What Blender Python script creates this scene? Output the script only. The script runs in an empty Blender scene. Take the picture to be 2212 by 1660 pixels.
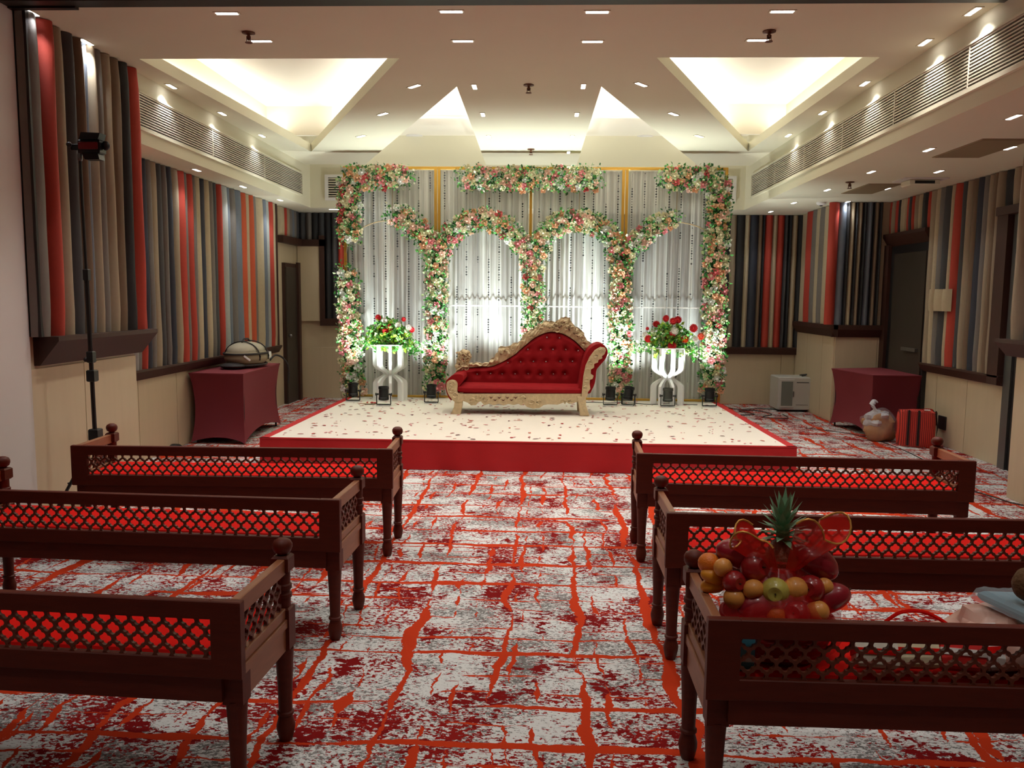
import bpy, bmesh, math, random
from mathutils import Vector, Matrix, noise
PI=math.pi
rnd=random.Random(7)
sc=bpy.context.scene
COL=sc.collection
# ---------------------------------------------------------------- camera, exposure, world
cm=[0.999001, 0.04358, 0.009839, -0.014384, 0.105245, 0.994342, -0.042298, 0.993491, -0.105766, 28.8211]
cam=bpy.data.cameras.new('camera'); camo=bpy.data.objects.new('camera',cam); COL.objects.link(camo)
cam.sensor_width=36; cam.lens=cm[9]; cam.clip_start=0.05; cam.clip_end=60
r_,u_,f_=Vector(cm[0:3]),Vector(cm[3:6]),Vector(cm[6:9])
M=Matrix((( r_.x,u_.x,-f_.x,0),(r_.y,u_.y,-f_.y,0),(r_.z,u_.z,-f_.z,1.6),(0,0,0,1)))
camo.matrix_world=M; sc.camera=camo
sc.view_settings.view_transform='Standard'; sc.view_settings.look='None'
sc.view_settings.exposure=0.0; sc.view_settings.gamma=1; sc.view_settings.use_curve_mapping=False
w=bpy.data.worlds.new('room_dark'); sc.world=w; w.use_nodes=True
w.node_tree.nodes['Background'].inputs[0].default_value=(.9,.75,.6,1)
w.node_tree.nodes['Background'].inputs[1].default_value=0.05
sc.cycles.max_bounces=8; sc.cycles.transparent_max_bounces=12
sc.cycles.sample_clamp_indirect=4; sc.cycles.caustics_reflective=False; sc.cycles.caustics_refractive=False
sc.cycles.use_denoising=True
WARM=(1,.86,.70); COOL=(.88,.95,1.0)
def area(name,loc,rot,sx,sy,power,col=(1,1,1),spread=None):
    l=bpy.data.lights.new(name,'AREA'); l.shape='RECTANGLE'; l.size=sx; l.size_y=sy; l.energy=power; l.color=col
    if spread: l.spread=spread
    o=bpy.data.objects.new(name,l); COL.objects.link(o); o.location=loc; o.rotation_euler=rot; return o
def spot(name,loc,target,power,col,angle,blend=.6,rad=.03):
    l=bpy.data.lights.new(name,'SPOT'); l.energy=power; l.color=col; l.spot_size=math.radians(angle); l.spot_blend=blend; l.shadow_soft_size=rad
    o=bpy.data.objects.new(name,l); COL.objects.link(o); o.location=loc
    d=Vector(target)-Vector(loc); o.rotation_euler=d.to_track_quat('-Z','Y').to_euler(); return o
DOWN_W=42.0; PAR_W=185.0; COVE_W=.55; FILL_W=9.0; FRONT_W=34.0
# downlights of the front half of the hall, above and beside the camera (their fixtures are outside the picture)
for fy in (4.3,2.9,1.5):
    for fxx in (-2.7,-1.1,.6,2.3): spot('hall_downlight_beam',(fxx,fy,3.38),(fxx,fy,0),FRONT_W,(1,.97,.92),78,.7,.05)
# added fill light: a wide unseen area lamp above the camera, without a fixture
area('fill_light',(-.3,1.6,3.38),(0,0,0),4.5,2.6,FILL_W,(1,.80,.60))
# ---------------------------------------------------------------- materials
def s2l(c):
    c=c/255; return c/12.92 if c<=.04045 else ((c+.055)/1.055)**2.4
def lin(c): return (s2l(c[0]),s2l(c[1]),s2l(c[2]),1)
MATS={}
def N(nt,t,**k):
    n=nt.nodes.new(t)
    for a,b in k.items():
        if a.startswith('i_'): n.inputs[a[2:]].default_value=b
        else: setattr(n,a,b)
    return n
def mat(name,col,rough=.6,metal=0,var=0.0,vscale=8,stretch=(1,1,1),bump=0,bscale=60,emit=0,alpha=1,sheen=0,spec=None,trans=0,coat=0):
    if name in MATS: return MATS[name]
    m=bpy.data.materials.new(name); m.use_nodes=True; nt=m.node_tree; b=nt.nodes['Principled BSDF']
    c=lin(col); b.inputs['Base Color'].default_value=c; b.inputs['Roughness'].default_value=rough; b.inputs['Metallic'].default_value=metal
    if spec is not None: b.inputs['Specular IOR Level'].default_value=spec
    if sheen: b.inputs['Sheen Weight'].default_value=sheen; b.inputs['Sheen Tint'].default_value=c
    if coat: b.inputs['Coat Weight'].default_value=coat; b.inputs['Coat Roughness'].default_value=.15
    if trans: b.inputs['Transmission Weight'].default_value=trans
    if alpha<1: b.inputs['Alpha'].default_value=alpha
    if emit: b.inputs['Emission Color'].default_value=c; b.inputs['Emission Strength'].default_value=emit
    tc=N(nt,'ShaderNodeTexCoord'); mp=N(nt,'ShaderNodeMapping'); mp.inputs['Scale'].default_value=stretch
    nt.links.new(tc.outputs['Object'],mp.inputs[0])
    if var:
        no=N(nt,'ShaderNodeTexNoise'); no.inputs['Scale'].default_value=vscale; no.inputs['Detail'].default_value=5
        nt.links.new(mp.outputs[0],no.inputs['Vector'])
        mx=N(nt,'ShaderNodeMix',data_type='RGBA'); mx.inputs[6].default_value=tuple(x*(1-var) for x in c[:3])+(1,); mx.inputs[7].default_value=tuple(min(1,x*(1+var)) for x in c[:3])+(1,)
        nt.links.new(no.outputs['Fac'],mx.inputs[0]); nt.links.new(mx.outputs[2],b.inputs['Base Color'])
    if bump:
        nb=N(nt,'ShaderNodeTexNoise'); nb.inputs['Scale'].default_value=bscale; nt.links.new(mp.outputs[0],nb.inputs['Vector'])
        bp=N(nt,'ShaderNodeBump'); bp.inputs['Strength'].default_value=bump; bp.inputs['Distance'].default_value=.01
        nt.links.new(nb.outputs['Fac'],bp.inputs['Height']); nt.links.new(bp.outputs[0],b.inputs['Normal'])
    MATS[name]=m; return m
CEIL=mat('ceiling_paint',(224,219,196),.85,var=.03,vscale=2)
UPPER=mat('cove_paint',(240,234,220),.9)
WHITE=mat('white_paint',(225,222,220),.6)
BEIGE=mat('beige_wall_laminate',(205,188,158),.45,var=.06,vscale=3,stretch=(6,6,.5),coat=.15)
DKWOOD=mat('dark_walnut_trim',(58,30,19),.6,var=.25,vscale=10,stretch=(3,3,.6))
BENCH=mat('mahogany_bench',(90,30,13),.5,var=.35,vscale=9,stretch=(1,6,6),bump=.08,spec=.3)
BENCHD=mat('mahogany_lattice',(98,46,26),.5,var=.2)
REDCUSH=mat('red_seat_cloth',(214,20,12),.85,spec=.1)
MAROON=mat('maroon_stretch_cloth',(112,28,40),.75,var=.08,vscale=3,sheen=.15)
BLACK=mat('black_plastic',(22,22,23),.4)
DKGREY=mat('dark_grey_metal',(48,50,52),.4,.6)
DOORM=mat('dark_brown_door',(52,44,36),.5,var=.1,stretch=(8,8,.5))
STEEL=mat('brushed_steel',(120,120,118),.35,.8)
GOLDP=mat('gold_painted_frame',(196,150,60),.35,.5,var=.12)
CARVE=mat('champagne_carved_wood',(204,182,144),.40,.15,var=.28,vscale=28,bump=1.0,bscale=32)  # darker mottling puts the shade of carved crevices into the colour
VELVET=mat('red_velvet',(138,8,18),.8,var=.1,vscale=6,sheen=.15,spec=.2)
CRYST=mat('crystal_button',(230,220,225),.1,.6)
STAGER=mat('red_skirt_cloth',(176,14,20),.75,var=.12,vscale=3,stretch=(1,1,2),bump=.1,bscale=12)
STAGEW=mat('white_stage_cloth',(228,218,206),.7,var=.04,vscale=2)
GRILLE=mat('grille_metal',(212,204,188),.4,.2)
GRILLEB=mat('grille_shadow',(60,52,44),.8)
SLOT=mat('partition_track',(26,18,14),.5)
LAMP=mat('lamp_diffuser',(255,252,248),.5,emit=14)
CORD=mat('black_cable',(20,18,18),.5)
PLAST=mat('clear_plastic_bag',(225,225,232),.25,alpha=.14)
GLASSM=mat('grey_glass',(120,125,118),.08,.0)
# upholstery
UP={}
for k,c in dict(r=(168,54,38),t=(150,134,112),b=(176,160,132),k=(34,33,35),d=(62,62,64),g=(112,106,100),s=(104,112,124),l=(158,162,158),n=(44,48,60),o=(184,78,44),w=(112,92,72)).items():
    UP[k]=mat('upholstery_'+{'r':'red','t':'taupe','b':'sand','k':'black','d':'charcoal','g':'grey','s':'steel_blue','l':'light_grey','n':'navy','o':'orange','w':'brown'}[k],c,.72,var=.08,vscale=30,bump=.15,bscale=250,sheen=.1)
# carpet -----------------------------------------------------------
def carpet():
    m=bpy.data.materials.new('abstract_red_carpet'); m.use_nodes=True; nt=m.node_tree; b=nt.nodes['Principled BSDF']
    b.inputs['Roughness'].default_value=.95; b.inputs['Specular IOR Level'].default_value=.1
    L=nt.links.new
    tc=N(nt,'ShaderNodeTexCoord')
    def math_(op,a,bv=None,cl=False):
        n=N(nt,'ShaderNodeMath',operation=op); n.use_clamp=cl
        for i,v in enumerate((a,bv)):
            if v is None: continue
            if isinstance(v,(int,float)): n.inputs[i].default_value=v
            else: L(v,n.inputs[i])
        return n.outputs[0]
    def ns(scale,stretch=(1,1,1),det=3,dist=0,off=0,rough=.5,dim='3D'):
        mp=N(nt,'ShaderNodeMapping'); mp.inputs['Scale'].default_value=stretch; mp.inputs['Location'].default_value=(off,off*1.3,off*.7)
        L(tc.outputs['Object'],mp.inputs[0])
        n=N(nt,'ShaderNodeTexNoise'); n.inputs['Scale'].default_value=scale; n.inputs['Detail'].default_value=det; n.inputs['Roughness'].default_value=rough; n.inputs['Distortion'].default_value=dist
        L(mp.outputs[0],n.inputs['Vector']); return n.outputs['Fac']
    sep=N(nt,'ShaderNodeSeparateXYZ'); L(tc.outputs['Object'],sep.inputs[0])
    X,Y=sep.outputs[0],sep.outputs[1]
    # warped coordinates
    wx=math_('ADD',X,math_('MULTIPLY',math_('SUBTRACT',ns(2.2,det=2),.5),.16))
    wx=math_('ADD',wx,math_('MULTIPLY',math_('SUBTRACT',ns(14,det=2,off=4),.5),.035))
    wx=math_('ADD',wx,math_('MULTIPLY',math_('SUBTRACT',ns(45,(.6,1.2,1),det=2,off=41),.5),.022))
    wy=math_('ADD',Y,math_('MULTIPLY',math_('SUBTRACT',ns(1.6,det=2,off=9),.5),.14))
    wy=math_('ADD',wy,math_('MULTIPLY',math_('SUBTRACT',ns(12,(1,1.5,1),det=2,off=14),.5),.03))
    wy=math_('ADD',wy,math_('MULTIPLY',math_('SUBTRACT',ns(50,(.5,1.4,1),det=2,off=44),.5),.016))
    def lines(coord,other,pitch,wid,off,brk,thr,seed):
        # irregular parallel lines: distance to the centre of each cell, cells jittered, broken by a noise
        c=math_('ADD',math_('DIVIDE',coord,pitch),off)
        fl=math_('FLOOR',c); fr=math_('SUBTRACT',c,fl)
        wn=N(nt,'ShaderNodeTexWhiteNoise'); wn.noise_dimensions='1D'; L(math_('ADD',fl,seed),wn.inputs['W'])
        ctr=math_('ADD',math_('MULTIPLY',wn.outputs['Value'],.5),.25)
        d=math_('MULTIPLY',math_('ABSOLUTE',math_('SUBTRACT',fr,ctr)),pitch)
        # width varies along the line and from line to line
        seg=N(nt,'ShaderNodeCombineXYZ'); L(math_('MULTIPLY',fl,3.7),seg.inputs[0]); L(math_('MULTIPLY',other,brk),seg.inputs[1]); seg.inputs[2].default_value=seed
        nn=N(nt,'ShaderNodeTexNoise'); nn.inputs['Scale'].default_value=1; nn.inputs['Detail'].default_value=3; L(seg.outputs[0],nn.inputs['Vector'])
        wv=math_('MULTIPLY',math_('SUBTRACT',nn.outputs['Fac'],thr),wid)
        return math_('GREATER_THAN',wv,d)
    g1=lines(wx,wy,.36,.105,.12,1.6,.37,3.1)
    g2=lines(wy,wx,.34,.085,.35,1.3,.36,8.3)
    g3=lines(wx,wy,.15,.085,.6,4.6,.47,21.7)
    g4=lines(wy,wx,.13,.055,.1,3.4,.48,31.1)
    org=math_('MAXIMUM',math_('MAXIMUM',g1,g2),math_('MAXIMUM',g3,g4))
    # dark red blotches with ragged, crosswise stretched edges
    big=ns(3.8,(1.1,.9,1),det=2,off=3); fine=ns(36,(.7,1.15,1),det=4,off=6,rough=.65)
    red=math_('GREATER_THAN',math_('ADD',math_('MULTIPLY',big,.58),math_('MULTIPLY',fine,.50)),.605)
    # small red specks & horizontal scratches
    sp=math_('GREATER_THAN',math_('ADD',math_('MULTIPLY',ns(75,(.75,1.1,1),det=3,off=11),.62),math_('MULTIPLY',ns(3.5,det=2,off=17),.42)),.574)
    hs=math_('GREATER_THAN',ns(9,(.5,6,1),det=4,off=19,rough=.7),.655)
    # grey/black scratchy dots
    bl=math_('GREATER_THAN',math_('ADD',math_('MULTIPLY',ns(95,(.65,1.3,1),det=4,off=23,rough=.7),.7),math_('MULTIPLY',ns(4,det=2,off=29),.35)),.553)
    def mix(f,a,c):
        mx=N(nt,'ShaderNodeMix',data_type='RGBA'); L(f,mx.inputs[0])
        for i,v in ((6,a),(7,c)):
            if isinstance(v,tuple): mx.inputs[i].default_value=v
            else: L(v,mx.inputs[i])
        return mx.outputs[2]
    base=mix(ns(90,(.5,1.6,1),det=2,off=31),lin((226,226,226)),lin((196,198,196)))
    c=mix(math_('MULTIPLY',bl,.85),base,lin((84,78,76)))
    c=mix(math_('MAXIMUM',sp,hs),c,lin((138,24,22)))
    c=mix(red,c,lin((120,14,16)))
    c=mix(org,c,lin((186,54,22)))
    L(c,b.inputs['Base Color'])
    bp=N(nt,'ShaderNodeBump'); bp.inputs['Strength'].default_value=.3; bp.inputs['Distance'].default_value=.004; L(ns(400,det=2),bp.inputs['Height']); L(bp.outputs[0],b.inputs['Normal'])
    return m
CARPET=carpet()
# ---------------------------------------------------------------- mesh helpers
class MB:
    def __init__(s): s.v=[]; s.f=[]
    def add(s,vs,fs):
        n=len(s.v); s.v+= [tuple(p) for p in vs]; s.f+=[tuple(i+n for i in q) for q in fs]; return s
    def box(s,x0,x1,y0,y1,z0,z1):
        return s.add([(x0,y0,z0),(x1,y0,z0),(x1,y1,z0),(x0,y1,z0),(x0,y0,z1),(x1,y0,z1),(x1,y1,z1),(x0,y1,z1)],
              [(0,3,2,1),(4,5,6,7),(0,1,5,4),(1,2,6,5),(2,3,7,6),(3,0,4,7)])
    def bbox(s,x0,x1,y0,y1,z0,z1,b=.006):
        # box with chamfered edges: three stacked outlines
        def ring(z,i): return [(x0+i,y0+i,z),(x1-i,y0+i,z),(x1-i,y1-i,z),(x0+i,y1-i,z)]
        vs=ring(z0,b)+ring(z0+b,0)+ring(z1-b,0)+ring(z1,b); fs=[(3,2,1,0),(12,13,14,15)]
        for k in range(3):
            for i in range(4): fs.append((k*4+i,k*4+(i+1)%4,k*4+4+(i+1)%4,k*4+4+i))
        return s.add(vs,fs)
    def prism(s,pts,axis,a,b):
        # polygon pts (2D) extruded along axis from a to b
        def P(p,t): return {'x':(t,p[0],p[1]),'y':(p[0],t,p[1]),'z':(p[0],p[1],t)}[axis]
        n=len(pts); vs=[P(p,a) for p in pts]+[P(p,b) for p in pts]
        return s.add(vs,[tuple(range(n-1,-1,-1)),tuple(range(n,2*n))]+[(i,(i+1)%n,n+(i+1)%n,n+i) for i in range(n)])
    def lathe(s,prof,c=(0,0,0),n=14,axis='z'):
        vs=[];fs=[]
        for r,h in prof:
            for i in range(n):
                a=2*PI*i/n; x,y=r*math.cos(a),r*math.sin(a)
                p={'z':(x,y,h),'y':(x,h,y),'x':(h,x,y)}[axis]; vs.append((p[0]+c[0],p[1]+c[1],p[2]+c[2]))
        m=len(prof)
        for k in range(m-1):
            for i in range(n): fs.append((k*n+i,k*n+(i+1)%n,(k+1)*n+(i+1)%n,(k+1)*n+i))
        fs.append(tuple(range(n-1,-1,-1))); fs.append(tuple((m-1)*n+i for i in range(n)))
        return s.add(vs,fs)
    def tube(s,pts,r,n=6,flat=None):
        pts=[Vector(p) for p in pts]; vs=[];fs=[];m=len(pts)
        for k,p in enumerate(pts):
            t=(pts[min(k+1,m-1)]-pts[max(k-1,0)]).normalized()
            u=t.cross(Vector((0,0,1)));
            if u.length<.05: u=t.cross(Vector((0,1,0)))
            u.normalize(); v=t.cross(u); rr=r[k] if isinstance(r,(list,tuple)) else r
            for i in range(n):
                a=2*PI*i/n; vs.append(p+u*math.cos(a)*rr+v*math.sin(a)*rr*(flat or 1))
        for k in range(m-1):
            for i in range(n): fs.append((k*n+i,k*n+(i+1)%n,(k+1)*n+(i+1)%n,(k+1)*n+i))
        fs.append(tuple(range(n-1,-1,-1))); fs.append(tuple((m-1)*n+i for i in range(n)))
        return s.add(vs,fs)
    def sphere(s,c,rx,ry=None,rz=None,nu=12,nv=8,rough=0,seed=0):
        ry=ry or rx; rz=rz or rx; vs=[(0,0,-1)];fs=[]
        for j in range(1,nv):
            th=PI*j/nv
            for i in range(nu): a=2*PI*i/nu; vs.append((math.sin(th)*math.cos(a),math.sin(th)*math.sin(a),-math.cos(th)))
        vs.append((0,0,1)); L=len(vs)-1
        for i in range(nu):
            fs.append((0,1+(i+1)%nu,1+i)); fs.append((L,1+(nv-2)*nu+i,1+(nv-2)*nu+(i+1)%nu))
        for j in range(nv-2):
            for i in range(nu): a=1+j*nu+i; b2=1+j*nu+(i+1)%nu; fs.append((a,b2,b2+nu,a+nu))
        out=[]
        for x,y,z in vs:
            k=1+(rough*noise.noise(Vector((x*1.7+seed,y*1.7,z*1.7))) if rough else 0)
            out.append((c[0]+x*rx*k,c[1]+y*ry*k,c[2]+z*rz*k))
        return s.add(out,fs)
    def grid(s,fn,nu,nv,flip=False):
        n=[fn(i/nu,j/nv) for j in range(nv+1) for i in range(nu+1)]
        fs=[]
        for j in range(nv):
            for i in range(nu):
                a=j*(nu+1)+i; q=(a,a+1,a+nu+2,a+nu+1); fs.append(q[::-1] if flip else q)
        return s.add(n,fs)
    def xf(s,Mx): s.v=[tuple(Mx@Vector(p)) for p in s.v]; return s
    def data(s,name,m,smooth=False):
        d=bpy.data.meshes.new(name); d.from_pydata(s.v,[],s.f); d.materials.append(m)
        if smooth:
            d.polygons.foreach_set('use_smooth',[True]*len(d.polygons))
            try: d.set_sharp_from_angle(angle=math.radians(38))
            except Exception: pass
        d.update(); return d
    def build(s,name,m,parent=None,smooth=False,loc=None,**props):
        o=bpy.data.objects.new(name,s.data(name,m,smooth)); COL.objects.link(o)
        if parent: o.parent=parent
        if loc: o.location=loc
        for k,v in props.items(): o[k]=v
        return o
def put(name,data,parent,loc=(0,0,0),rot=(0,0,0),scale=1):
    o=bpy.data.objects.new(name,data); COL.objects.link(o); o.parent=parent; o.location=loc; o.rotation_euler=rot
    o.scale=(scale,)*3 if isinstance(scale,(int,float)) else scale
    return o
def thing(name,label,cat,loc=(0,0,0),rz=0,group=None):
    o=bpy.data.objects.new(name,None); COL.objects.link(o); o.location=loc; o.rotation_euler=(0,0,rz); o['label']=label; o['category']=cat; o.empty_display_size=.1
    if group: o['group']=group
    return o
def tag(o,label,cat,group=None,kind=None):
    o['label']=label; o['category']=cat
    if group: o['group']=group
    if kind: o['kind']=kind
    return o
def struct(mb,name,m,label=None,smooth=False):
    o=mb.build(name,m,None,smooth); o['kind']='structure'
    if label: o['label']=label
    return o
def copy_tree(o,parent=None):
    c=o.copy(); COL.objects.link(c); c.parent=parent
    for ch in list(o.children): copy_tree(ch,c)
    return c
def fr(pts):  # closed polyline smoothing (Catmull) for outlines
    return pts
def spline(pts,n=6):
    out=[]; P=[Vector(p) for p in pts]; m=len(P)
    for k in range(m-1):
        p0,p1,p2,p3=P[max(k-1,0)],P[k],P[k+1],P[min(k+2,m-1)]
        for i in range(n):
            t=i/n; out.append(tuple(.5*((2*p1)+(p2-p0)*t+(2*p0-5*p1+4*p2-p3)*t*t+(3*p1-p0-3*p2+p3)*t**3)))
    out.append(tuple(P[-1])); return out
# ---------------------------------------------------------------- room shell
ZC=3.42; ZL=2.85; XL=-3.43; XR=2.74; YE=11.62; YB=12.6; XWL=-3.85; XWR=4.42
b=MB(); b.box(-5.2,5.2,-2.6,13.0,-.1,0); struct(b,'floor',CARPET,'carpet with white, dark red and orange broken grid pattern')
# main ceiling slab with coffers and slits: cut into convex pieces
A=[(-3.216, 6.496), (-1.17, 6.489), (-3.051, 10.611)]; B2=[(0.798, 6.505), (2.468, 6.556), (2.447, 10.504)]
SA=[(-0.82, 7.354), (-0.885, 11.366), (-2.579, 11.281)]; SB=[(0.436, 7.359), (0.369, 11.344), (2.035, 11.314)]
yc=(A[0][1]+B2[0][1])/2; A=[(A[0][0],yc),(A[1][0],yc),A[2]]; B2=[(B2[0][0],yc),(B2[1][0],yc),B2[2]]
SA=[SA[0],(SA[1][0],YE),(SA[2][0],YE)]; SB=[SB[0],(SB[1][0],YE),(SB[2][0],YE)]
T=.10
b=MB()
polys=[[(-5.2,-2.6),(5.2,-2.6),(5.2,5.2),(-5.2,5.2)],
 [(XL-.3,5.31),(XR+.3,5.31),(XR+.3,yc),(XL-.3,yc)],
 [(XL-.1,yc),A[0],A[2],(A[2][0],YE),(XL-.1,YE)],
 [A[1],(SA[0][0],yc),SA[0],SA[2],(A[2][0],YE),A[2]],
 [(SA[0][0],yc),(SB[0][0],yc),SB[0],SB[1],SA[1],SA[0]],
 [(SB[0][0],yc),B2[0],B2[2],(B2[2][0],YE),SB[2],SB[0]],
 [B2[1],(XR+.1,yc),(XR+.1,YE),(B2[2][0],YE),B2[2]]]
for p in polys: b.prism(p,'z',ZC,ZC+T)
struct(b,'ceiling',CEIL,'main ceiling slab with star shaped cut-outs')
b=MB(); b.box(-5.2,5.2,5.195,5.315,3.405,3.5); o=struct(b,'trim_1',SLOT,'dark folding-partition track across the ceiling')
b=MB(); b.box(-5.2,-3.02,5.29,5.335,3.395,3.45); b.build('track_cover',SLOT,o)
# upper ceiling above the cut-outs (cove), with its side walls
ZU=3.86
b=MB(); b.box(XL-.1,XR+.1,5.4,YB,ZU,ZU+.05); struct(b,'ceiling_upper',UPPER,'raised ceiling seen through the cut-outs')
# partition fins between the coffers and the slit recess
b=MB()
b.box(XL-.1,XR+.1,yc-.42,yc-.38,ZC+T,ZU)
struct(b,'trim_2',UPPER)
# sloping coffer pieces in the recess tips
for k,P3 in enumerate((A,B2)):
    tx,ty=P3[2]
    b=MB(); b.box(tx-.42,tx+.42,ty-.55,ty-.51,ZC+T,ZU); struct(b,'trim_%d'%(3+k),UPPER)
# fascia behind the cut-outs + bulkheads
YF=11.85
b=MB(); b.box(XL,XR,YF,YF+.08,ZL-.001,ZU)
fas=struct(b,'wall_fascia_back',CEIL,'white bulkhead face above the backdrop')
b=MB(); b.box(XL-.14,XL,6.80,YF+.08,ZL-.001,ZU)
bl=struct(b,'wall_bulkhead_left',CEIL,'white bulkhead with long air grille, left side')
b=MB(); b.box(XR,XR+.14,-2.6,YF+.08,ZL-.001,ZU)
br=struct(b,'wall_bulkhead_right',CEIL,'white bulkhead with long air grille, right side')
# low side ceilings
b=MB(); b.box(-5.2,XL-.14,6.7,YB+.1,ZL,ZL+.06); b.box(XL-.14,XR+.14,YF+.08,YB+.1,ZL,ZL+.06); struct(b,'ceiling_low_left',CEIL,'lower ceiling along the left wall and the back')
b=MB(); b.box(XR+.14,5.2,-2.6,YB+.1,ZL,ZL+.06); struct(b,'ceiling_low_right',CEIL,'lower ceiling along the right side')
# air grilles -----------------------------------------------------
def side_grille(x,y0,y1,z0,z1,sgn,label):
    t=thing('air_grille',label,'air grille',(x,(y0+y1)/2,z0))
    hy=(y1-y0)/2; h=z1-z0
    MB().box(-.004 if sgn>0 else -.0,.0 if sgn>0 else .004,-hy,hy,0,h).build('backing',GRILLEB,t)
    b=MB(); n=int(h/.0215)
    for i in range(n+1):
        z=i*h/n; b.box(min(0,-sgn*.022),max(0,-sgn*.022),-hy,hy,z-.0045,z+.0045)
    s=b.build('grille_blades',GRILLE,t); s['kind']='stuff'
    b=MB(); k=sgn
    for yy in (-hy,hy-.03): b.box(min(0,-k*.028),max(0,-k*.028),yy,yy+.03,-.02,h+.02)
    b.box(min(0,-k*.028),max(0,-k*.028),-hy,hy,-.03,-.008); b.box(min(0,-k*.028),max(0,-k*.028),-hy,hy,h+.008,h+.02)
    b.build('frame',CEIL,t)
    q=int(2*hy/1.15)
    for i in range(1,q): yy=-hy+i*2*hy/q; MB().box(min(0,-k*.024),max(0,-k*.024),yy-.006,yy+.006,0,h).build('joint_bar',GRILLE,t)
side_grille(XL,6.83,11.42,2.985,3.25,-1,'long slatted air grille in the left bulkhead')
side_grille(XR,2.2,11.42,2.985,3.25,1,'long slatted air grille in the right bulkhead')
for x0,x1,lab in ((-3.16,-2.6,'small air grille beside the top left corner of the flower backdrop'),(2.3,2.56,'small air grille beside the top right corner of the flower backdrop')):
    t=thing('small_air_grille',lab,'air grille',((x0+x1)/2,YF,3.0)); hx=(x1-x0)/2
    MB().box(-hx,hx,-.004,0,0,.26).build('backing',GRILLEB,t)
    for i in range(8): MB().box(-hx,hx,-.03,0,-.006,.008).build('blade',GRILLE,t,loc=(0,0,.012+i*.034))
    b=MB(); b.box(-hx-.05,-hx,-.034,0,-.05,.31).box(hx,hx+.05,-.034,0,-.05,.31).box(-hx,hx,-.034,0,-.05,-.01).box(-hx,hx,-.034,0,.27,.31)
    b.build('frame',WHITE,t)
# ---------------------------------------------------------------- walls
def panelled(name,axis,fixed,a0,a1,z0,z1,thick,joints,label,sgn):
    # structural wall with separately built laminate panels below
    b=MB()
    if axis=='x': b.box(min(fixed,fixed+sgn*thick),max(fixed,fixed+sgn*thick),a0,a1,z0,z1)
    else: b.box(a0,a1,min(fixed,fixed+sgn*thick),max(fixed,fixed+sgn*thick),z0,z1)
    return struct(b,name,BEIGE,label)
def laminate(parent,axis,fixed,cuts,z0,z1,sgn,proud=.012):
    for i in range(len(cuts)-1):
        a0,a1=cuts[i]+.004,cuts[i+1]-.004; b=MB()
        lo,hi=(fixed-sgn*proud,fixed) if sgn>0 else (fixed,fixed-sgn*proud)
        if axis=='x': b.bbox(lo,hi,a0,a1,z0,z1,.003)
        else: b.bbox(a0,a1,lo,hi,z0,z1,.003)
        b.build('laminate_panel',BEIGE,parent)
def strips(parent,axis,fixed,seq,z0,z1,sgn,depth=.07,seed=0):
    # seq: list of (from,to,colour key); convex padded strips of cloth
    r=random.Random(seed)
    for i,(a0,a1,k) in enumerate(seq):
        lo,hi=min(a0,a1),max(a0,a1); w_=hi-lo; dp=min(depth,.035+w_*.35)*r.uniform(.75,1.2); ph=r.uniform(0,9); nz=max(4,int((z1-z0)/.16)); nu=8
        skew=r.uniform(-.35,.35)
        def fn(u,v):
            z=z0+(z1-z0)*v
            wob=noise.noise(Vector((ph,z*1.1,0)))*.10*min(w_,.10)
            e=1.0
            if v<.001 or v>.999: e=.88
            s=math.sin(PI*u); prof=(s**.72)
            a=lo+w_*(u+ .18*skew*math.sin(PI*u))+wob*math.sin(PI*u)*1.2
            d=.004+dp*prof*e*(1+.12*noise.noise(Vector((ph+3,z*2,u))))
            return (fixed-sgn*d,a,z) if axis=='x' else (a,fixed-sgn*d,z)
        b=MB().grid(fn,nu,nz,flip=(sgn>0)==(axis=='x'))
        # back closing face
        q=[(fixed,lo,z0),(fixed,hi,z0),(fixed,hi,z1),(fixed,lo,z1)] if axis=='x' else [(lo,fixed,z0),(hi,fixed,z0),(hi,fixed,z1),(lo,fixed,z1)]
        b.add(q,[(0,1,2,3)])
        b.build('upholstered_strip',UP[k],parent,smooth=True)
def seqof(bounds,keys): return [(bounds[i],bounds[i+1],keys[i]) for i in range(len(keys))]
# -- left: near block (projecting to the bulkhead line)
wl=panelled('wall_left_block','x',XL-.06,5.36,6.78,0,ZC,.5,None,'projecting left wall block, cloth strips above, beige panels below',-1)
laminate(wl,'x',XL-.06,[5.36,6.0,6.78],.0,1.08,-1)
strips(wl,'x',XL-.02,seqof([5.335, 5.527, 5.674, 5.808, 5.928, 6.024, 6.097, 6.197, 6.302, 6.415, 6.533, 6.667, 6.807],list('grtdwstgtwkr')),1.30,ZC-.005,-1,.085,3)
MB().box(XL-.1,XL+.04,5.36,5.43,1.30,ZC-.002).build('panel_edge',SLOT,wl)
MB().box(XL-.06,XL-.02,5.43,6.78,1.30,ZC-.002).build('cloth_backing',SLOT,wl)
b=MB(); b.prism([(XL-.06,1.1),(XL-.02,1.1),(XL+.12,1.27),(XL+.12,1.30),(XL-.06,1.30)],'y',5.42,6.84); b.build('ledge',DKWOOD,wl)
# white pilaster and dark door opening beside it
b=MB(); b.box(-4.0,XL-.03,4.98,5.34,0,ZC); struct(b,'wall_left_pilaster',WHITE,'white pilaster of the folding partition pocket')
b=MB(); b.box(-4.1,-3.72,-2.6,4.98,0,ZC); wln=struct(b,'wall_left_near',DOORM,'dark wall beside the camera, left')
MB().box(-3.72,-3.70,3.2,4.9,0,2.1).build('door_leaf',DKGREY,wln)
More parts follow.
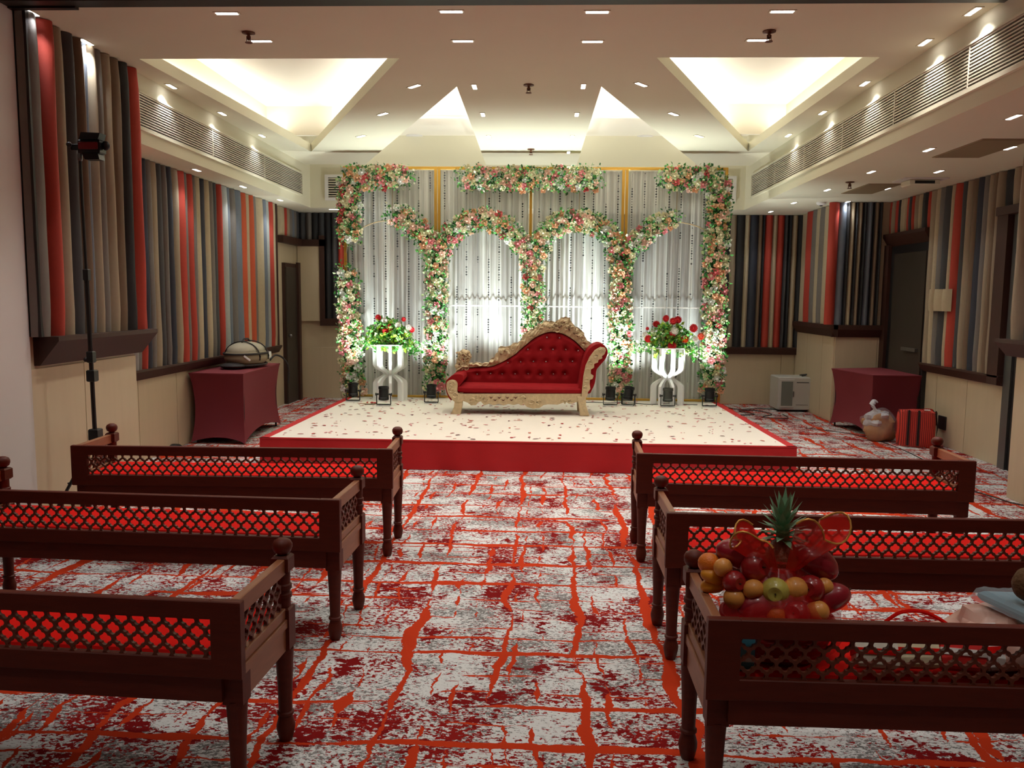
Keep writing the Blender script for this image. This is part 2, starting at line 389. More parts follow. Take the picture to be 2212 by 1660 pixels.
# -- left recessed wall
wl2=panelled('wall_left','x',XWL,6.78,11.62,0,ZL,.2,None,'left wall with vertical padded cloth strips over beige panels',-1)
laminate(wl2,'x',XWL,[6.8,7.5,8.3,9.1,9.9,10.7,11.5],.0,.80,-1)
Lk=[(845,863,'l'),(863,898,'g'),(898,930,'r'),(930,960,'n'),(960,990,'g'),(990,1030,'t'),(1030,1062,'d'),(1062,1085,'g'),(1085,1118,'n'),(1118,1158,'t'),(1158,1196,'r'),(1196,1217,'g'),(1217,1246,'r'),(1246,1272,'g'),(1272,1305,'b'),(1305,1330,'n'),(1330,1358,'b'),(1358,1378,'g'),(1378,1408,'d'),(1408,1432,'r'),(1432,1468,'l'),(1468,1490,'s'),(1490,1512,'g'),(1512,1560,'s'),(1560,1588,'o'),(1588,1607,'b'),(1607,1630,'o'),(1630,1655,'g'),(1655,1692,'b'),(1692,1715,'s'),(1715,1734,'l'),(1734,1756,'r'),(1756,1774,'b')]
seqL=[(7.35, 7.402), (7.402, 7.503), (7.503, 7.598), (7.598, 7.69), (7.69, 7.783), (7.783, 7.911), (7.911, 8.017), (8.017, 8.095), (8.095, 8.209), (8.209, 8.351), (8.351, 8.491), (8.491, 8.571), (8.571, 8.683), (8.683, 8.785), (8.785, 8.919), (8.919, 9.024), (9.024, 9.143), (9.143, 9.231), (9.231, 9.365), (9.365, 9.475), (9.475, 9.645), (9.645, 9.752), (9.752, 9.861), (9.861, 10.108), (10.108, 10.258), (10.258, 10.362), (10.362, 10.491), (10.491, 10.635), (10.635, 10.855), (10.855, 10.996), (10.996, 11.116), (11.116, 11.257), (11.257, 11.376)]
sq=[(a,c,Lk[i][2]) for i,(a,c) in enumerate(seqL)]
sq=[(6.80,sq[0][0],'r')]+sq if sq[0][0]>6.85 else sq
strips(wl2,'x',XWL+.03,sq,.89,ZL-.005,-1,.06,5)
ye=sq[-1][1]
MB().box(XWL,XWL+.03,6.80,ye,.88,ZL).build('cloth_backing',SLOT,wl2)
b=MB(); b.prism([(XWL,.79),(XWL+.05,.79),(XWL+.10,.87),(XWL+.10,.89),(XWL,.89)],'y',6.8,ye+.08); b.build('sill',DKWOOD,wl2)
MB().box(XWL,XWL+.07,ye,ye+.06,.80,ZL).build('end_trim',DKWOOD,wl2)
# left wall beyond, with the door
wl3=panelled('wall_left_far','x',XWL,11.62,YB,0,ZL,.2,None,'beige end of left wall with dark door',-1)
cols='rbbrtgkgdnkk'; yy=[11.62+(YB-11.62)*i/9 for i in range(10)]
strips(wl3,'x',XWL+.01,seqof(yy,list('bbrtgsgdk')),2.44,ZL-.005,-1,.05,6)
MB().box(XWL,XWL+.09,11.62,YB,2.34,2.44).build('header_trim',DKWOOD,wl3)
b=MB(); b.box(XWL-.02,XWL+.05,11.80,12.36,0,2.06); d=struct(b,'door_1',DKWOOD,'dark narrow door in the left wall')
MB().bbox(XWL+.045,XWL+.065,11.80,12.28,.0,2.0,.004).build('door_leaf',DOORM,d)
MB().box(XWL+.06,XWL+.10,12.28,12.38,0,2.08).build('door_jamb',DKWOOD,d)
MB().sphere((XWL+.09,11.88,1.0),.025).build('door_handle',STEEL,d,True)
# -- back wall
b=MB(); b.box(-4.2,5.2,YB,YB+.2,0,ZU+.1); wb=struct(b,'wall_back',BEIGE,'back wall with padded strips over beige panels')
laminate(wb,'y',YB,[-3.84,-3.2,-2.4,-1.5,-.5,.5,1.5,2.2,2.64,3.55,3.75],0,.79,1)
RX=[2.718, 2.805, 2.929, 3.004, 3.128, 3.19, 3.229, 3.338, 3.412, 3.511, 3.566, 3.623, 3.709, 3.795, 3.887]
strips(wb,'y',YB-.02,seqof(RX,list('tkbnwkrbrdkbkd')),.88,ZL-.005,1,.06,7)
strips(wb,'y',YB-.02,seqof([2.64-.2*i for i in range(10,-1,-1)][:6]+[RX[0]],list('dkgkdk')),.88,ZL-.005,1,.06,8)
MB().box(.5,3.85,YB-.02,YB,.87,ZL).build('cloth_backing',SLOT,wb)
b=MB(); b.prism([(YB,.77),(YB-.07,.77),(YB-.10,.86),(YB-.10,.88),(YB,.88)],'x',.4,3.76); b.build('sill',DKWOOD,wb)
LX=[-3.472, -3.399, -3.327, -3.254, -3.134, -3.037]
strips(wb,'y',YB-.02,seqof([-3.82,-3.72,-3.62,-3.52,-3.42],list('dgkd')),2.44,ZL-.005,1,.05,19)
strips(wb,'y',YB-.02,seqof([-3.42+.1*i for i in range(8)],list('kdrkdkk')),1.24,ZL-.005,1,.06,9)
MB().box(-3.42,-2.6,YB-.02,YB,1.2,ZL).build('cloth_backing',SLOT,wb)
MB().box(-3.42,-2.6,YB-.09,YB,1.13,1.24).build('sill',DKWOOD,wb)
MB().box(-3.5,-3.42,YB-.09,YB,1.13,2.5).build('end_trim',DKWOOD,wb)
MB().box(-3.84,-3.42,YB-.07,YB-.01,1.2,2.34).build('plain_panel',BEIGE,wb)
MB().box(-3.84,-3.42,YB-.09,YB,2.34,2.44).build('header_trim',DKWOOD,wb)
# -- pillar on the right
b=MB(); b.box(3.76,XWR+.1,10.9,YB,0,ZL); wp=struct(b,'wall_pillar_right',BEIGE,'square pillar at the back right, strips above a dark ledge')
laminate(wp,'y',10.9,[3.76,4.30,4.42],0,1.12,1); laminate(wp,'x',3.76,[10.9,11.35,12.0,12.5],0,1.12,1)
PF=[3.594, 3.725, 3.819, 3.861, 3.924, 3.954, 4.018, 4.068, 4.149, 4.163, 4.227, 4.269]
strips(wp,'y',10.88,seqof(PF,list('rskbktksktk')),1.28,ZL-.005,1,.05,10)
PY=[12.184, 11.901, 11.732, 11.568, 11.401, 11.253]
strips(wp,'x',3.74,[(PY[i],PY[i+1],'rgbgb'[i]) for i in range(5)],1.28,ZL-.005,1,.05,11)
b=MB(); b.box(3.70,XWR,10.84,10.9,1.24,1.28); b.prism([(10.9,1.12),(10.86,1.12),(10.80,1.22),(10.80,1.28),(10.9,1.28)],'x',3.70,XWR-.05); b.prism([(3.76,1.12),(3.74,1.12),(3.68,1.22),(3.68,1.28),(3.76,1.28)],'y',10.80,YB); b.build('ledge',DKWOOD,wp)
# -- right wall
wr=panelled('wall_right','x',XWR,8.0,10.9,0,ZL,.2,None,'right wall with padded cloth strips over beige panels',1)
laminate(wr,'x',XWR,[8.05,8.75,9.42,9.80],0,.80,1)
YR=[9.711, 9.603, 9.503, 9.386, 9.255, 9.151, 9.015, 8.916, 8.803, 8.704, 8.588, 8.492, 8.395, 8.3, 8.226]
YR2=[9.806, 9.697, 9.596, 9.477, 9.345, 9.239, 9.102, 9.002, 8.887, 8.787, 8.67, 8.573, 8.475, 8.378, 8.303]
strips(wr,'x',XWR-.03,seqof(YR,list('tbgdbrdtwngtwt')),.89,ZL-.005,1,.06,12)
MB().box(XWR-.03,XWR,YR[-1],YR[0],.88,ZL).build('cloth_backing',SLOT,wr)
UY=[10.88+(YR[0]-10.88)*i/14 for i in range(15)]
strips(wr,'x',XWR-.02,seqof(UY,list('rtrkbbrdrtbdkr')),2.44,ZL-.005,1,.055,13)
NY=[YR[-1]-(YR[-1]-6.9)*i/9 for i in range(10)]
strips(wr,'x',XWR-.02,seqof(NY,list('ktrdktgdk')),2.50,ZL-.005,1,.055,14)
b=MB(); b.prism([(XWR,.79),(XWR-.05,.79),(XWR-.10,.87),(XWR-.10,.89),(XWR,.89)],'y',8.02,YR[0]+.02); b.build('sill',DKWOOD,wr)
MB().box(XWR-.1,XWR,8.04,YR[-1],.80,2.44).build('side_trim',DKWOOD,wr)
MB().box(XWR-.12,XWR,7.2,YR[-1],2.42,2.50).build('header_trim',DKWOOD,wr)
b=MB(); b.prism([(XWR,2.27),(XWR-.04,2.27),(XWR-.12,2.40),(XWR-.12,2.44),(XWR,2.44)],'y',YR[0],10.9); b.build('door_header',DKWOOD,wr)
b=MB(); b.box(XWR-.06,XWR+.02,YR[0]-.02,10.88,0,2.28); d=struct(b,'door_2',DKGREY,'dark service door in the right wall')
MB().box(XWR-.075,XWR-.05,YR[0]+.03,10.62,.05,2.18).build('door_leaf',DOORM,d)
MB().box(XWR-.10,XWR-.05,10.74,10.88,0,2.30).build('door_jamb',DKWOOD,d)
MB().box(XWR-.11,XWR-.07,YR[0]+.1,10.2,1.0,1.04).build('push_bar',STEEL,d)
# folded cloth repair on the right wall: three short rolls tucked across the strips
HY=[9.476, 9.382, 9.189, 9.023]
for i in range(3):
    b=MB().grid(lambda u,v:(XWR-.10-.05*math.sin(PI*u)**.6*(1+.2*math.sin(PI*v)),HY[i]+(HY[i+1]-HY[i])*u,1.49+.24*v),6,4,flip=True)
    b.build('folded_strip',UP['b'],wr,True)
MB().bbox(XWR-.03,XWR-.012,9.14,9.30,.18,.33,.003).build('socket_plate',BLACK,wr)
MB().bbox(XWR-.03,XWR-.012,9.36,9.52,.20,.35,.003).build('socket_plate',BLACK,wr)
# opening beyond it, then the near block on the right
b=MB(); b.box(XWR,XWR+.15,6.8,8.0,0,ZL); o=struct(b,'door_3',DKGREY,'dark metal door frame at the right edge')
MB().box(XWR-.05,XWR,7.90,8.02,0,2.42).build('door_jamb',STEEL,o); MB().box(XWR-.03,XWR,7.70,7.88,0,2.42).build('door_stile',SLOT,o)
b=MB(); b.box(3.80,XWR+.2,-2.6,6.78,0,ZL); wr2=struct(b,'wall_right_block',BEIGE,'projecting right wall block close to the camera')
laminate(wr2,'x',3.80,[3.0,4.2,5.5,6.78],0,1.16,1)
strips(wr2,'x',3.78,seqof([6.78-.13*i for i in range(12)],list('tdgtdrtgdtb')),1.30,ZL-.005,1,.07,15)
b=MB(); b.prism([(3.80,1.16),(3.76,1.16),(3.66,1.27),(3.66,1.30),(3.80,1.30)],'y',3.0,6.88); b.build('ledge',DKWOOD,wr2)
b=MB(); b.box(-5.2,5.2,-2.8,-2.6,0,ZC+.1); struct(b,'wall_rear',BEIGE,'wall behind the camera')
b=MB(); b.box(-5.2,5.2,5.31,5.45,ZC+.0,ZU) if False else b.box(-3.6,2.9,5.36,5.42,ZC+T,ZU); struct(b,'trim_5',UPPER)
# ---------------------------------------------------------------- cove lights
def cove(p,q,inset,power,col=(1,.98,.92)):
    # strip light lying on the slab along edge p-q, throwing up and inwards
    p=Vector((p[0],p[1],0)); q=Vector((q[0],q[1],0)); c=(p+q)/2; d=q-p; L=d.length*.94; n=Vector((-d.y,d.x,0)).normalized()*inset
    ang=math.atan2(d.y,d.x); c=c+n
    area('cove_strip',(c.x,c.y,ZC+T+.03),(PI,0,ang),L,.05,power*L*COVE_W,col)
for P3 in (A,B2):
    cx=sum(p[0] for p in P3)/3; cy=sum(p[1] for p in P3)/3
    for i in range(3):
        p,q=P3[i],P3[(i+1)%3]; d=Vector((q[0]-p[0],q[1]-p[1])); n=Vector((-d.y,d.x)); 
        s=1 if n.dot(Vector((cx-p[0],cy-p[1])))<0 else -1
        cove(p,q,s*.22,7 if i else 3)
for S3 in (SA,SB):
    cx=sum(p[0] for p in S3)/3; cy=sum(p[1] for p in S3)/3
    for i in (0,2):
        p,q=S3[i],S3[(i+1)%3]; d=Vector((q[0]-p[0],q[1]-p[1])); n=Vector((-d.y,d.x))
        s=1 if n.dot(Vector((cx-p[0],cy-p[1])))<0 else -1
        cove(p,q,s*.18,9)
# ---------------------------------------------------------------- downlights
dl_h=MB().box(-.085,.085,-.028,.028,-.004,.0).data('frame',CEIL); dl_hd=MB().box(-.07,.07,-.016,.016,-.006,-.003).data('diffuser',LAMP)
DL=[]
for n_,(x,y,ax) in enumerate([(-3.4, 5.43, 'v'), (-3.389, 6.063, 'v'), (-2.114, 5.474, 'h'), (-2.09, 6.055, 'h'), (-0.646, 5.46, 'h'), (-0.634, 6.071, 'h'), (0.288, 5.481, 'h'), (0.291, 6.092, 'h'), (1.459, 5.489, 'h'), (1.452, 6.072, 'h'), (2.65, 5.506, 'v'), (2.636, 6.138, 'v'), (-3.345, 7.328, 'v'), (-3.322, 8.409, 'v'), (-3.317, 9.556, 'v'), (-1.19, 7.337, 'q'), (-0.666, 7.354, 'v'), (0.279, 7.342, 'v'), (0.77, 7.282, 'p'), (2.641, 7.26, 'v'), (-1.687, 8.426, 'q'), (-0.679, 8.445, 'v'), (0.261, 8.443, 'v'), (1.217, 8.421, 'p'), (2.651, 8.357, 'v'), (-2.17, 9.574, 'q'), (-0.701, 9.59, 'v'), (0.249, 9.582, 'v'), (1.671, 9.543, 'p'), (2.645, 9.483, 'v'), (0.232, 10.599, 'v')]): DL.append((x,y,ZC,ax))
for (x,y,ax) in [(-3.587, 7.104, 'v'), (-3.575, 8.345, 'v'), (-3.571, 9.603, 'v'), (-3.569, 10.929, 'v'), (-3.139, 12.058, 'h'), (3.139, 5.864, 'v'), (3.744, 7.016, 'v'), (3.135, 7.108, 'v'), (3.759, 8.274, 'v'), (3.133, 8.318, 'v'), (3.773, 9.528, 'v'), (3.161, 9.668, 'v'), (3.165, 10.956, 'v'), (3.797, 10.825, 'v'), (3.161, 12.051, 'v')]: DL.append((x,y,ZL,ax))
DLN=['slot downlight over the white pilaster, at the top left','slot downlight washing the near cloth strips on the left block','wide slot downlight near the ceiling track, first from the left','wide slot downlight beside the left sprinkler','wide slot downlight near the ceiling track, second from the left','wide slot downlight left of centre, behind the first row','wide slot downlight near the ceiling track, right of centre','wide half-lit slot downlight right of centre, behind the first row','wide slot downlight near the ceiling track, above the right sprinkler','wide slot downlight beside the right sprinkler','slot downlight at the top right above the long grille','slot downlight right of the right coffer, second from the camera',
'slot downlight between left coffer and left grille, nearest','slot downlight between left coffer and left grille, middle','slot downlight between left coffer and left grille, farthest','slot downlight beside the right tip edge of the left coffer','slot downlight right of the left slit apex','slot downlight left of the right slit apex','slot downlight right of the right slit apex','slot downlight between right coffer and right grille, nearest','dim slot downlight between left coffer and left slit, middle','slot downlight on the central ceiling tongue, left, second row','slot downlight on the central ceiling tongue, right, second row','dim slot downlight between right slit and right coffer, middle','unlit-looking small slot between right coffer and right grille, middle','slot downlight between left coffer and left slit, nearest the backdrop','slot downlight on the central ceiling tongue, left, third row','slot downlight on the central ceiling tongue, right, third row','slot downlight between right slit and right coffer, nearest the backdrop','slot downlight between right coffer and right grille, farthest','faint slot downlight at the back edge of the central ceiling tongue',
'slot downlight in lower left ceiling, nearest the block','slot downlight in lower left ceiling, second from the block','slot downlight in lower left ceiling, third from the block','slot downlight in lower left ceiling above the left door','wide slot downlight in lower ceiling behind the backdrop top left','slot downlight in lower right ceiling, nearest the camera','slot downlight beside the larger tan ceiling hatch, right','slot downlight left of the larger tan ceiling hatch','slot downlight behind the white ceiling box','slot downlight in lower right ceiling beside the grille, before the sprinkler','slot downlight right of the smaller tan hatch','slot downlight behind the sprinkler of the lower right ceiling','small slot downlight left of the smoke detector','slot downlight above the steel blue strip of the right pillar','slot downlight in lower ceiling near the back right wall']
for i,(x,y,z,ax) in enumerate(DL):
    rz={'h':0,'v':PI/2,'q':-.8,'p':.9}[ax]
    low=z<3
    far=('beside the left wall' if x<-3 else 'beside the right wall' if x>3.3 else 'over the aisle' if y<8 else 'near the stage')
    t=thing('slot_downlight',DLN[i],'ceiling light',(x,y,z),rz,'slot downlights in the '+('lower side' if low else 'main')+' ceiling')
    put('frame',dl_h,t,(0,0,-.0005)); put('diffuser',dl_hd,t,(0,0,-.0005))
    dark=(i in (7,24,15))
    P=DOWN_W*(1 if not low else .6)*(1 if y<6.2 else .7 if y<8.2 else .5)
    spot('downlight_beam',(x,y,z-.03),(x,y,0),P,(.93,.97,1.0) if (x<-3.2 or (low and x>2.7)) else (1,.96,.88),105,.8,.04)
# ---------------------------------------------------------------- sprinklers, detectors, speakers
spr_plate=MB().lathe([(.001,0),(.035,-.001),(.035,-.006),(.012,-.012)],n=12).data('escutcheon',mat('sprinkler_bronze',(110,70,52),.4,.5),True)
spr_b=MB().lathe([(.008,-.01),(.008,-.03),(.012,-.034),(.004,-.04)],n=8).box(-.012,-.008,-.003,.003,-.05,-.02).box(.008,.012,-.003,.003,-.05,-.02).lathe([(.003,-.05),(.02,-.052),(.02,-.055),(.003,-.056)],n=10).data('sprinkler_head',MATS['sprinkler_bronze'],True)
for (x,y),lab in zip([(-2.116, 5.868), (1.481, 5.881), (-0.192, 7.294), (-0.236, 10.378)],('sprinkler head at the upper left beside a slot light','sprinkler head at the upper right beside a slot light','sprinkler head in the middle of the main ceiling','sprinkler head just above the flower backdrop')):
    t=thing('sprinkler',lab,'sprinkler',(x,y,ZC),0,'ceiling sprinklers'); put('escutcheon',spr_plate,t,scale=1.3); put('sprinkler_head',spr_b,t,scale=1.3)
x,y=(3.184, 9.027)
t=thing('sprinkler','sprinkler head in the lower right ceiling','sprinkler',(x,y,ZL),0,'ceiling sprinklers'); put('escutcheon',spr_plate,t,scale=1.3); put('sprinkler_head',spr_b,t,scale=1.3)
x,y=(3.492, 10.889)
t=thing('smoke_detector','white round smoke detector on the lower right ceiling','smoke detector',(x,y,ZL))
MB().lathe([(.06,0),(.06,-.02),(.045,-.035),(.02,-.04)],n=18).build('detector_base',WHITE,t,True); MB().lathe([(.02,-.038),(.02,-.05),(.001,-.052)],n=10).build('sensor',GRILLEB,t,True)
x,y=(0.93, 10.306)
t=thing('ceiling_speaker','round ceiling speaker in the raised recess right of centre','speaker',(x,y,ZU))
MB().lathe([(.10,0),(.10,-.012),(.085,-.016)],n=24).build('rim',WHITE,t,True); MB().lathe([(.085,-.012),(.083,-.014)],n=24).build('mesh_cover',GRILLE,t,True)
for (px,py),lab in zip([(-1.924, 11.849), (1.327, 11.89)],('flat round ceiling speaker at back of the left slit recess','flat round ceiling speaker at back of the right slit recess')):
    t=thing('ceiling_speaker',lab,'speaker',(px,py,ZU)); MB().lathe([(.12,0),(.12,-.01),(.10,-.014)],n=24).build('rim',WHITE,t,True); MB().lathe([(.10,-.01),(.098,-.013)],n=24).build('mesh_cover',GRILLE,t,True)
# ceiling access panels and projector box on the low right ceiling
for (x,y),sx,sy,lab in zip([(3.531, 7.06), (3.607, 9.573)],(.20,.18),(.42,.42),('tan rectangular access hatch in lower right ceiling, larger and nearer','tan rectangular access hatch in lower right ceiling, beside the pillar')):
    t=thing('ceiling_hatch',lab,'access hatch',(x,y,ZL))
    MB().box(-sx,sx,-sy,sy,-.006,-.0005).build('frame',mat('hatch_tan',(150,130,100),.7),t); MB().box(-sx+.02,sx-.02,-sy+.02,sy-.02,-.009,-.004).build('hatch_panel',mat('hatch_inner',(138,120,92),.7),t)
x,y=(3.833, 8.837)
t=thing('ceiling_box','small white box fitted flat to the lower right ceiling','ceiling box',(x,y,ZL))
b=MB(); b.prism([(-.22,-.16),(.22,-.16),(.22,.16),(-.22,.16)],'z',-.012,-.0005); b.build('mount_plate',WHITE,t); MB().bbox(-.15,.15,-.11,.11,-.07,-.011,.01).build('body',CEIL,t); MB().box(-.10,.10,-.112,-.108,-.055,-.025).build('opening',BLACK,t)
# ---------------------------------------------------------------- stage
ZS=.275
st=[(-2.67, 7.387), (2.264, 7.464)]
sx0,sx1,sy0,sy1=-2.66,2.27,7.42,11.0
t=thing('stage','low stage covered in white cloth with red skirt and red borders','stage',(0,0,0))
x0b,x1b=-2.60,2.20
b=MB(); b.prism([(sx0+.02,sy0+.02),(sx1-.02,sy0+.02),(x1b-.02,sy1),(x0b+.02,sy1)],'z',.0,ZS-.012); b.build('platform',STAGEW,t)
def skirt(u,v):
    x=sx0+(sx1-sx0)*u; fold=.010*math.sin(u*61+math.sin(u*17)*2)*(1-v)+.006*math.sin(u*23)*(1-v)
    return (x,sy0+fold-.012*(1-v),.004+(ZS-.006)*v)
MB().grid(skirt,160,6).build('front_skirt',STAGER,t,True)
for (xa,xb,s) in ((sx0,x0b,-1),(sx1,x1b,1)):
    MB().grid(lambda u,v:(xa+(xb-xa)*u+s*.006*math.sin(u*40)*(1-v),sy0+(sy1-sy0)*u,.004+(ZS-.006)*v),60,4,flip=s<0).build('side_skirt',STAGER,t,True)
    MB().prism([(xa,sy0),(xa-s*.085,sy0),(xb-s*.085,sy1),(xb,sy1)][::-1 if s>0 else 1],'z',ZS-.012,ZS).build('side_border',STAGER,t)
MB().box(sx0,sx1,sy0-.004,sy0+.035,ZS-.012,ZS).build('front_border',STAGER,t)
def cl(u,v):
    xa=sx0+(x0b-sx0)*v+.085; xb=sx1+(x1b-sx1)*v-.085
    return (xa+(xb-xa)*u,sy0+.03+(sy1-sy0-.03)*v,ZS+.0015+.0012*noise.noise(Vector((u*9,v*7,1))))
MB().grid(cl,60,40).build('white_cloth',STAGEW,t,True)
# scattered petals
PET=[mat('petal_red',(168,28,40),.6),mat('petal_pink',(220,146,150),.6),mat('petal_dark',(110,40,60),.6),mat('petal_rust',(190,90,70),.6)]
d_=bpy.data.meshes.new('scattered_petals'); V=[];Fc=[];mi=[]
for i in range(520):
    v=rnd.random(); x=rnd.uniform(-2.5,2.15); y=sy0+.08+(3.1)*v
    a=rnd.uniform(0,PI); L=rnd.uniform(.012,.036); W_=L*rnd.uniform(.25,.5); z=ZS+.0045; n0=len(V)
    for j in range(6):
        th=2*PI*j/6; px,py=L*math.cos(th),W_*math.sin(th); V.append((x+px*math.cos(a)-py*math.sin(a),y+px*math.sin(a)+py*math.cos(a),z+.004*abs(math.sin(th))))
    V.append((x,y,z)); 
    for j in range(6): Fc.append((n0+j,n0+(j+1)%6,n0+6)); mi.append(rnd.choice([0,1,1,2,3]))
for i in range(6,len(mi)): mi[i]=mi[i-i%6]
d_.from_pydata(V,[],Fc)
for m in PET: d_.materials.append(m)
d_.polygons.foreach_set('material_index',mi); d_.update()
o=bpy.data.objects.new('scattered_petals',d_); COL.objects.link(o); tag(o,'small red and pink petals scattered over the white stage cloth','petals',None,'stuff')
# ---------------------------------------------------------------- flower backdrop
YK=10.62
def BX(px,py): return None
fx=[-2.624, -1.429, -0.235, 0.954, 2.218]
ft=3.239
t=thing('backdrop_frame','gold painted metal frame of four bays standing at the stage back','frame',(0,YK,ZS))
H=ft-ZS
def post(x,w): MB().bbox(-w/2,w/2,-.02,.02,0,H,.004).build('post',GOLDP,t,loc=(x,0,0))
for i,x in enumerate(fx):
    if i in (1,3): post(x-.022,.034); post(x+.022,.034)
    else: post(x,.034)
for i in range(4):
    MB().bbox(fx[i],fx[i+1],-.018,.018,H-.035,H,.004).build('top_rail',GOLDP,t)
    MB().bbox(fx[i],fx[i+1],-.018,.018,.0,.03,.004).build('bottom_rail',GOLDP,t)
zr=1.482-ZS
for i in range(4):
    if i: MB().bbox(fx[i],fx[i+1],-.022,-.012,zr-.008,zr+.008,.002).build('cross_bar',WHITE,t)
# thin arch hoops: four half rounds and their hangers
hz=2.558-ZS
for i in range(4):
    xa,xb=fx[i],fx[i+1]; c=(xa+xb)/2; R=(xb-xa)/2-.02
    pts=[(c-R*math.cos(PI*k/20),-.03,hz-R*.72+R*.72*math.sin(PI*k/20)) for k in range(21)]
    MB().tube(pts,.009,6).build('arch_hoop',mat('hoop_wire',(170,150,120),.4,.4),t,True)
    MB().tube([(c+.02,-.03,hz),(c+.02,-.02,H-.03)],.005,5).build('hanger_rod',MATS['hoop_wire'],t,True)
# sheer curtains: one per bay
def sheer():
    m=bpy.data.materials.new('silver_sheer_cloth'); m.use_nodes=True; nt=m.node_tree; b=nt.nodes['Principled BSDF']; L=nt.links.new
    b.inputs['Roughness'].default_value=.55; b.inputs['Base Color'].default_value=lin((205,205,205))
    tc=N(nt,'ShaderNodeTexCoord'); mp=N(nt,'ShaderNodeMapping'); mp.inputs['Scale'].default_value=(22,1,.25); L(tc.outputs['Object'],mp.inputs[0])
    n=N(nt,'ShaderNodeTexNoise'); n.inputs['Scale'].default_value=1.0; n.inputs['Detail'].default_value=4; L(mp.outputs[0],n.inputs[0])
    cr=N(nt,'ShaderNodeValToRGB'); cr.color_ramp.elements[0].position=.40; cr.color_ramp.elements[0].color=lin((168,166,166)); cr.color_ramp.elements[1].position=.64; cr.color_ramp.elements[1].color=lin((244,246,244))
    L(n.outputs['Fac'],cr.inputs[0]); L(cr.outputs[0],b.inputs['Base Color'])
    tr=N(nt,'ShaderNodeBsdfTransparent'); tl=N(nt,'ShaderNodeBsdfTranslucent'); tl.inputs[0].default_value=lin((225,228,225)); m1=N(nt,'ShaderNodeMixShader'); m2=N(nt,'ShaderNodeMixShader')
    m1.inputs[0].default_value=.18; m2.inputs[0].default_value=.10
    L(b.outputs[0],m1.inputs[1]); L(tl.outputs[0],m1.inputs[2]); L(m1.outputs[0],m2.inputs[1]); L(tr.outputs[0],m2.inputs[2]); L(m2.outputs[0],nt.nodes['Material Output'].inputs[0]); return m
SHEER=sheer()
names=('leftmost bay','second bay from the left','third bay from the left','rightmost bay')
BEAD=mat('dark_crystal_bead',(70,70,76),.15,.4); BEADL=mat('clear_crystal_bead',(225,228,230),.1,.3)
for i in range(4):
    xa,xb=fx[i]+.03,fx[i+1]-.03; ph=i*7.3
    def cf(u,v):
        x=xa+(xb-xa)*u; f=noise.noise(Vector((x*14,ph,v*.6)))*.03+.012*math.sin(x*95+2*noise.noise(Vector((x*3,0,ph))))
        return (x,YK+.05+f,ZS+.02+(H-.06)*v)
    o=MB().grid(cf,110,14).build('sheer_curtain',SHEER,None,True)
    tag(o,'silvery sheer curtain filling the %s of the backdrop'%names[i],'curtain','sheer curtains of the backdrop')
    # bead strings in front
    b=MB(); r=random.Random(i+40); ns_=8; beads=[]
    for k in range(ns_):
        x=xa+(xb-xa)*(k+.5)/ns_+r.uniform(-.02,.02); z=ZS+H-.08; zz=z
        b.tube([(x,YK-.035,z),(x,YK-.035,ZS+.25)],.0016,4)
        on=r.random()<.5
        while z>ZS+.3:
            if r.random()<.12: on=not on
            if on:
                s=r.choice([.008,.011,.013]); 
                b.add([(x-s,YK-.035,z),(x,YK-.035-s*.6,z),(x+s,YK-.035,z),(x,YK-.035+s*.6,z),(x,YK-.035,z+s*1.2),(x,YK-.035,z-s*1.2)],[(0,1,4),(1,2,4),(2,3,4),(3,0,4),(1,0,5),(2,1,5),(3,2,5),(0,3,5)])
            z-=.032
    o=b.build('bead_strings',BEAD,None); tag(o,'hanging strings of dark faceted beads in the %s'%names[i],'bead curtain','bead strings of the backdrop','stuff')
# flowers ----------------------------------------------------------
def rose_data(nm,col,r_=.048,open_=1.0):
    b=MB(); 
    b.lathe([(.006,-.006),(.014,-.012),(.012,-.024),(.003,-.03)],n=6,axis='y')
    for ring,(n,rad,dep,w) in enumerate(((3,.014,-.026,.022),(4,.026,-.020,.030),(5,.040*open_,-.010,.036))):
        for k in range(n):
            a=2*PI*k/n+ring*.6; ca,sa=math.cos(a),math.sin(a)
            def P(rr,t,y): return (rr*ca-t*sa,y,rr*sa+t*ca)
            vs=[P(.004,0,.002),P(rad*.7,-w*.55,dep*.6),P(rad*.7,w*.55,dep*.6),P(rad*1.12,-w*.38,dep+.004),P(rad*1.12,w*.38,dep+.004),P(rad*.75,0,dep*.25),P(rad*1.2,0,dep+.009)]
            b.add(vs,[(0,5,1),(0,2,5),(1,5,3),(5,4,3),(5,2,4),(3,4,6)])
    k_=r_/.048; b.v=[(x*k_,y*k_,z*k_) for x,y,z in b.v]
    return b.data(nm,mat('flower_'+nm+'_%d%d%d'%col,col,.6,var=.15,vscale=30),False)
ROSE={'peach':rose_data('rose',(240,184,146)),'pink':rose_data('rose',(228,142,148)),'cream':rose_data('rose',(246,234,200)),'white':rose_data('rose',(248,246,238)),'coral':rose_data('rose',(214,98,100)),'blush':rose_data('rose',(242,200,182))}
LEAFM=[mat('leaf_green',(72,150,62),.5,var=.25,vscale=20),mat('leaf_dark',(34,92,44),.5,var=.2,vscale=20),mat('leaf_pale',(168,190,136),.5,var=.15,vscale=20),mat('filler_cream',(238,234,212),.6)]
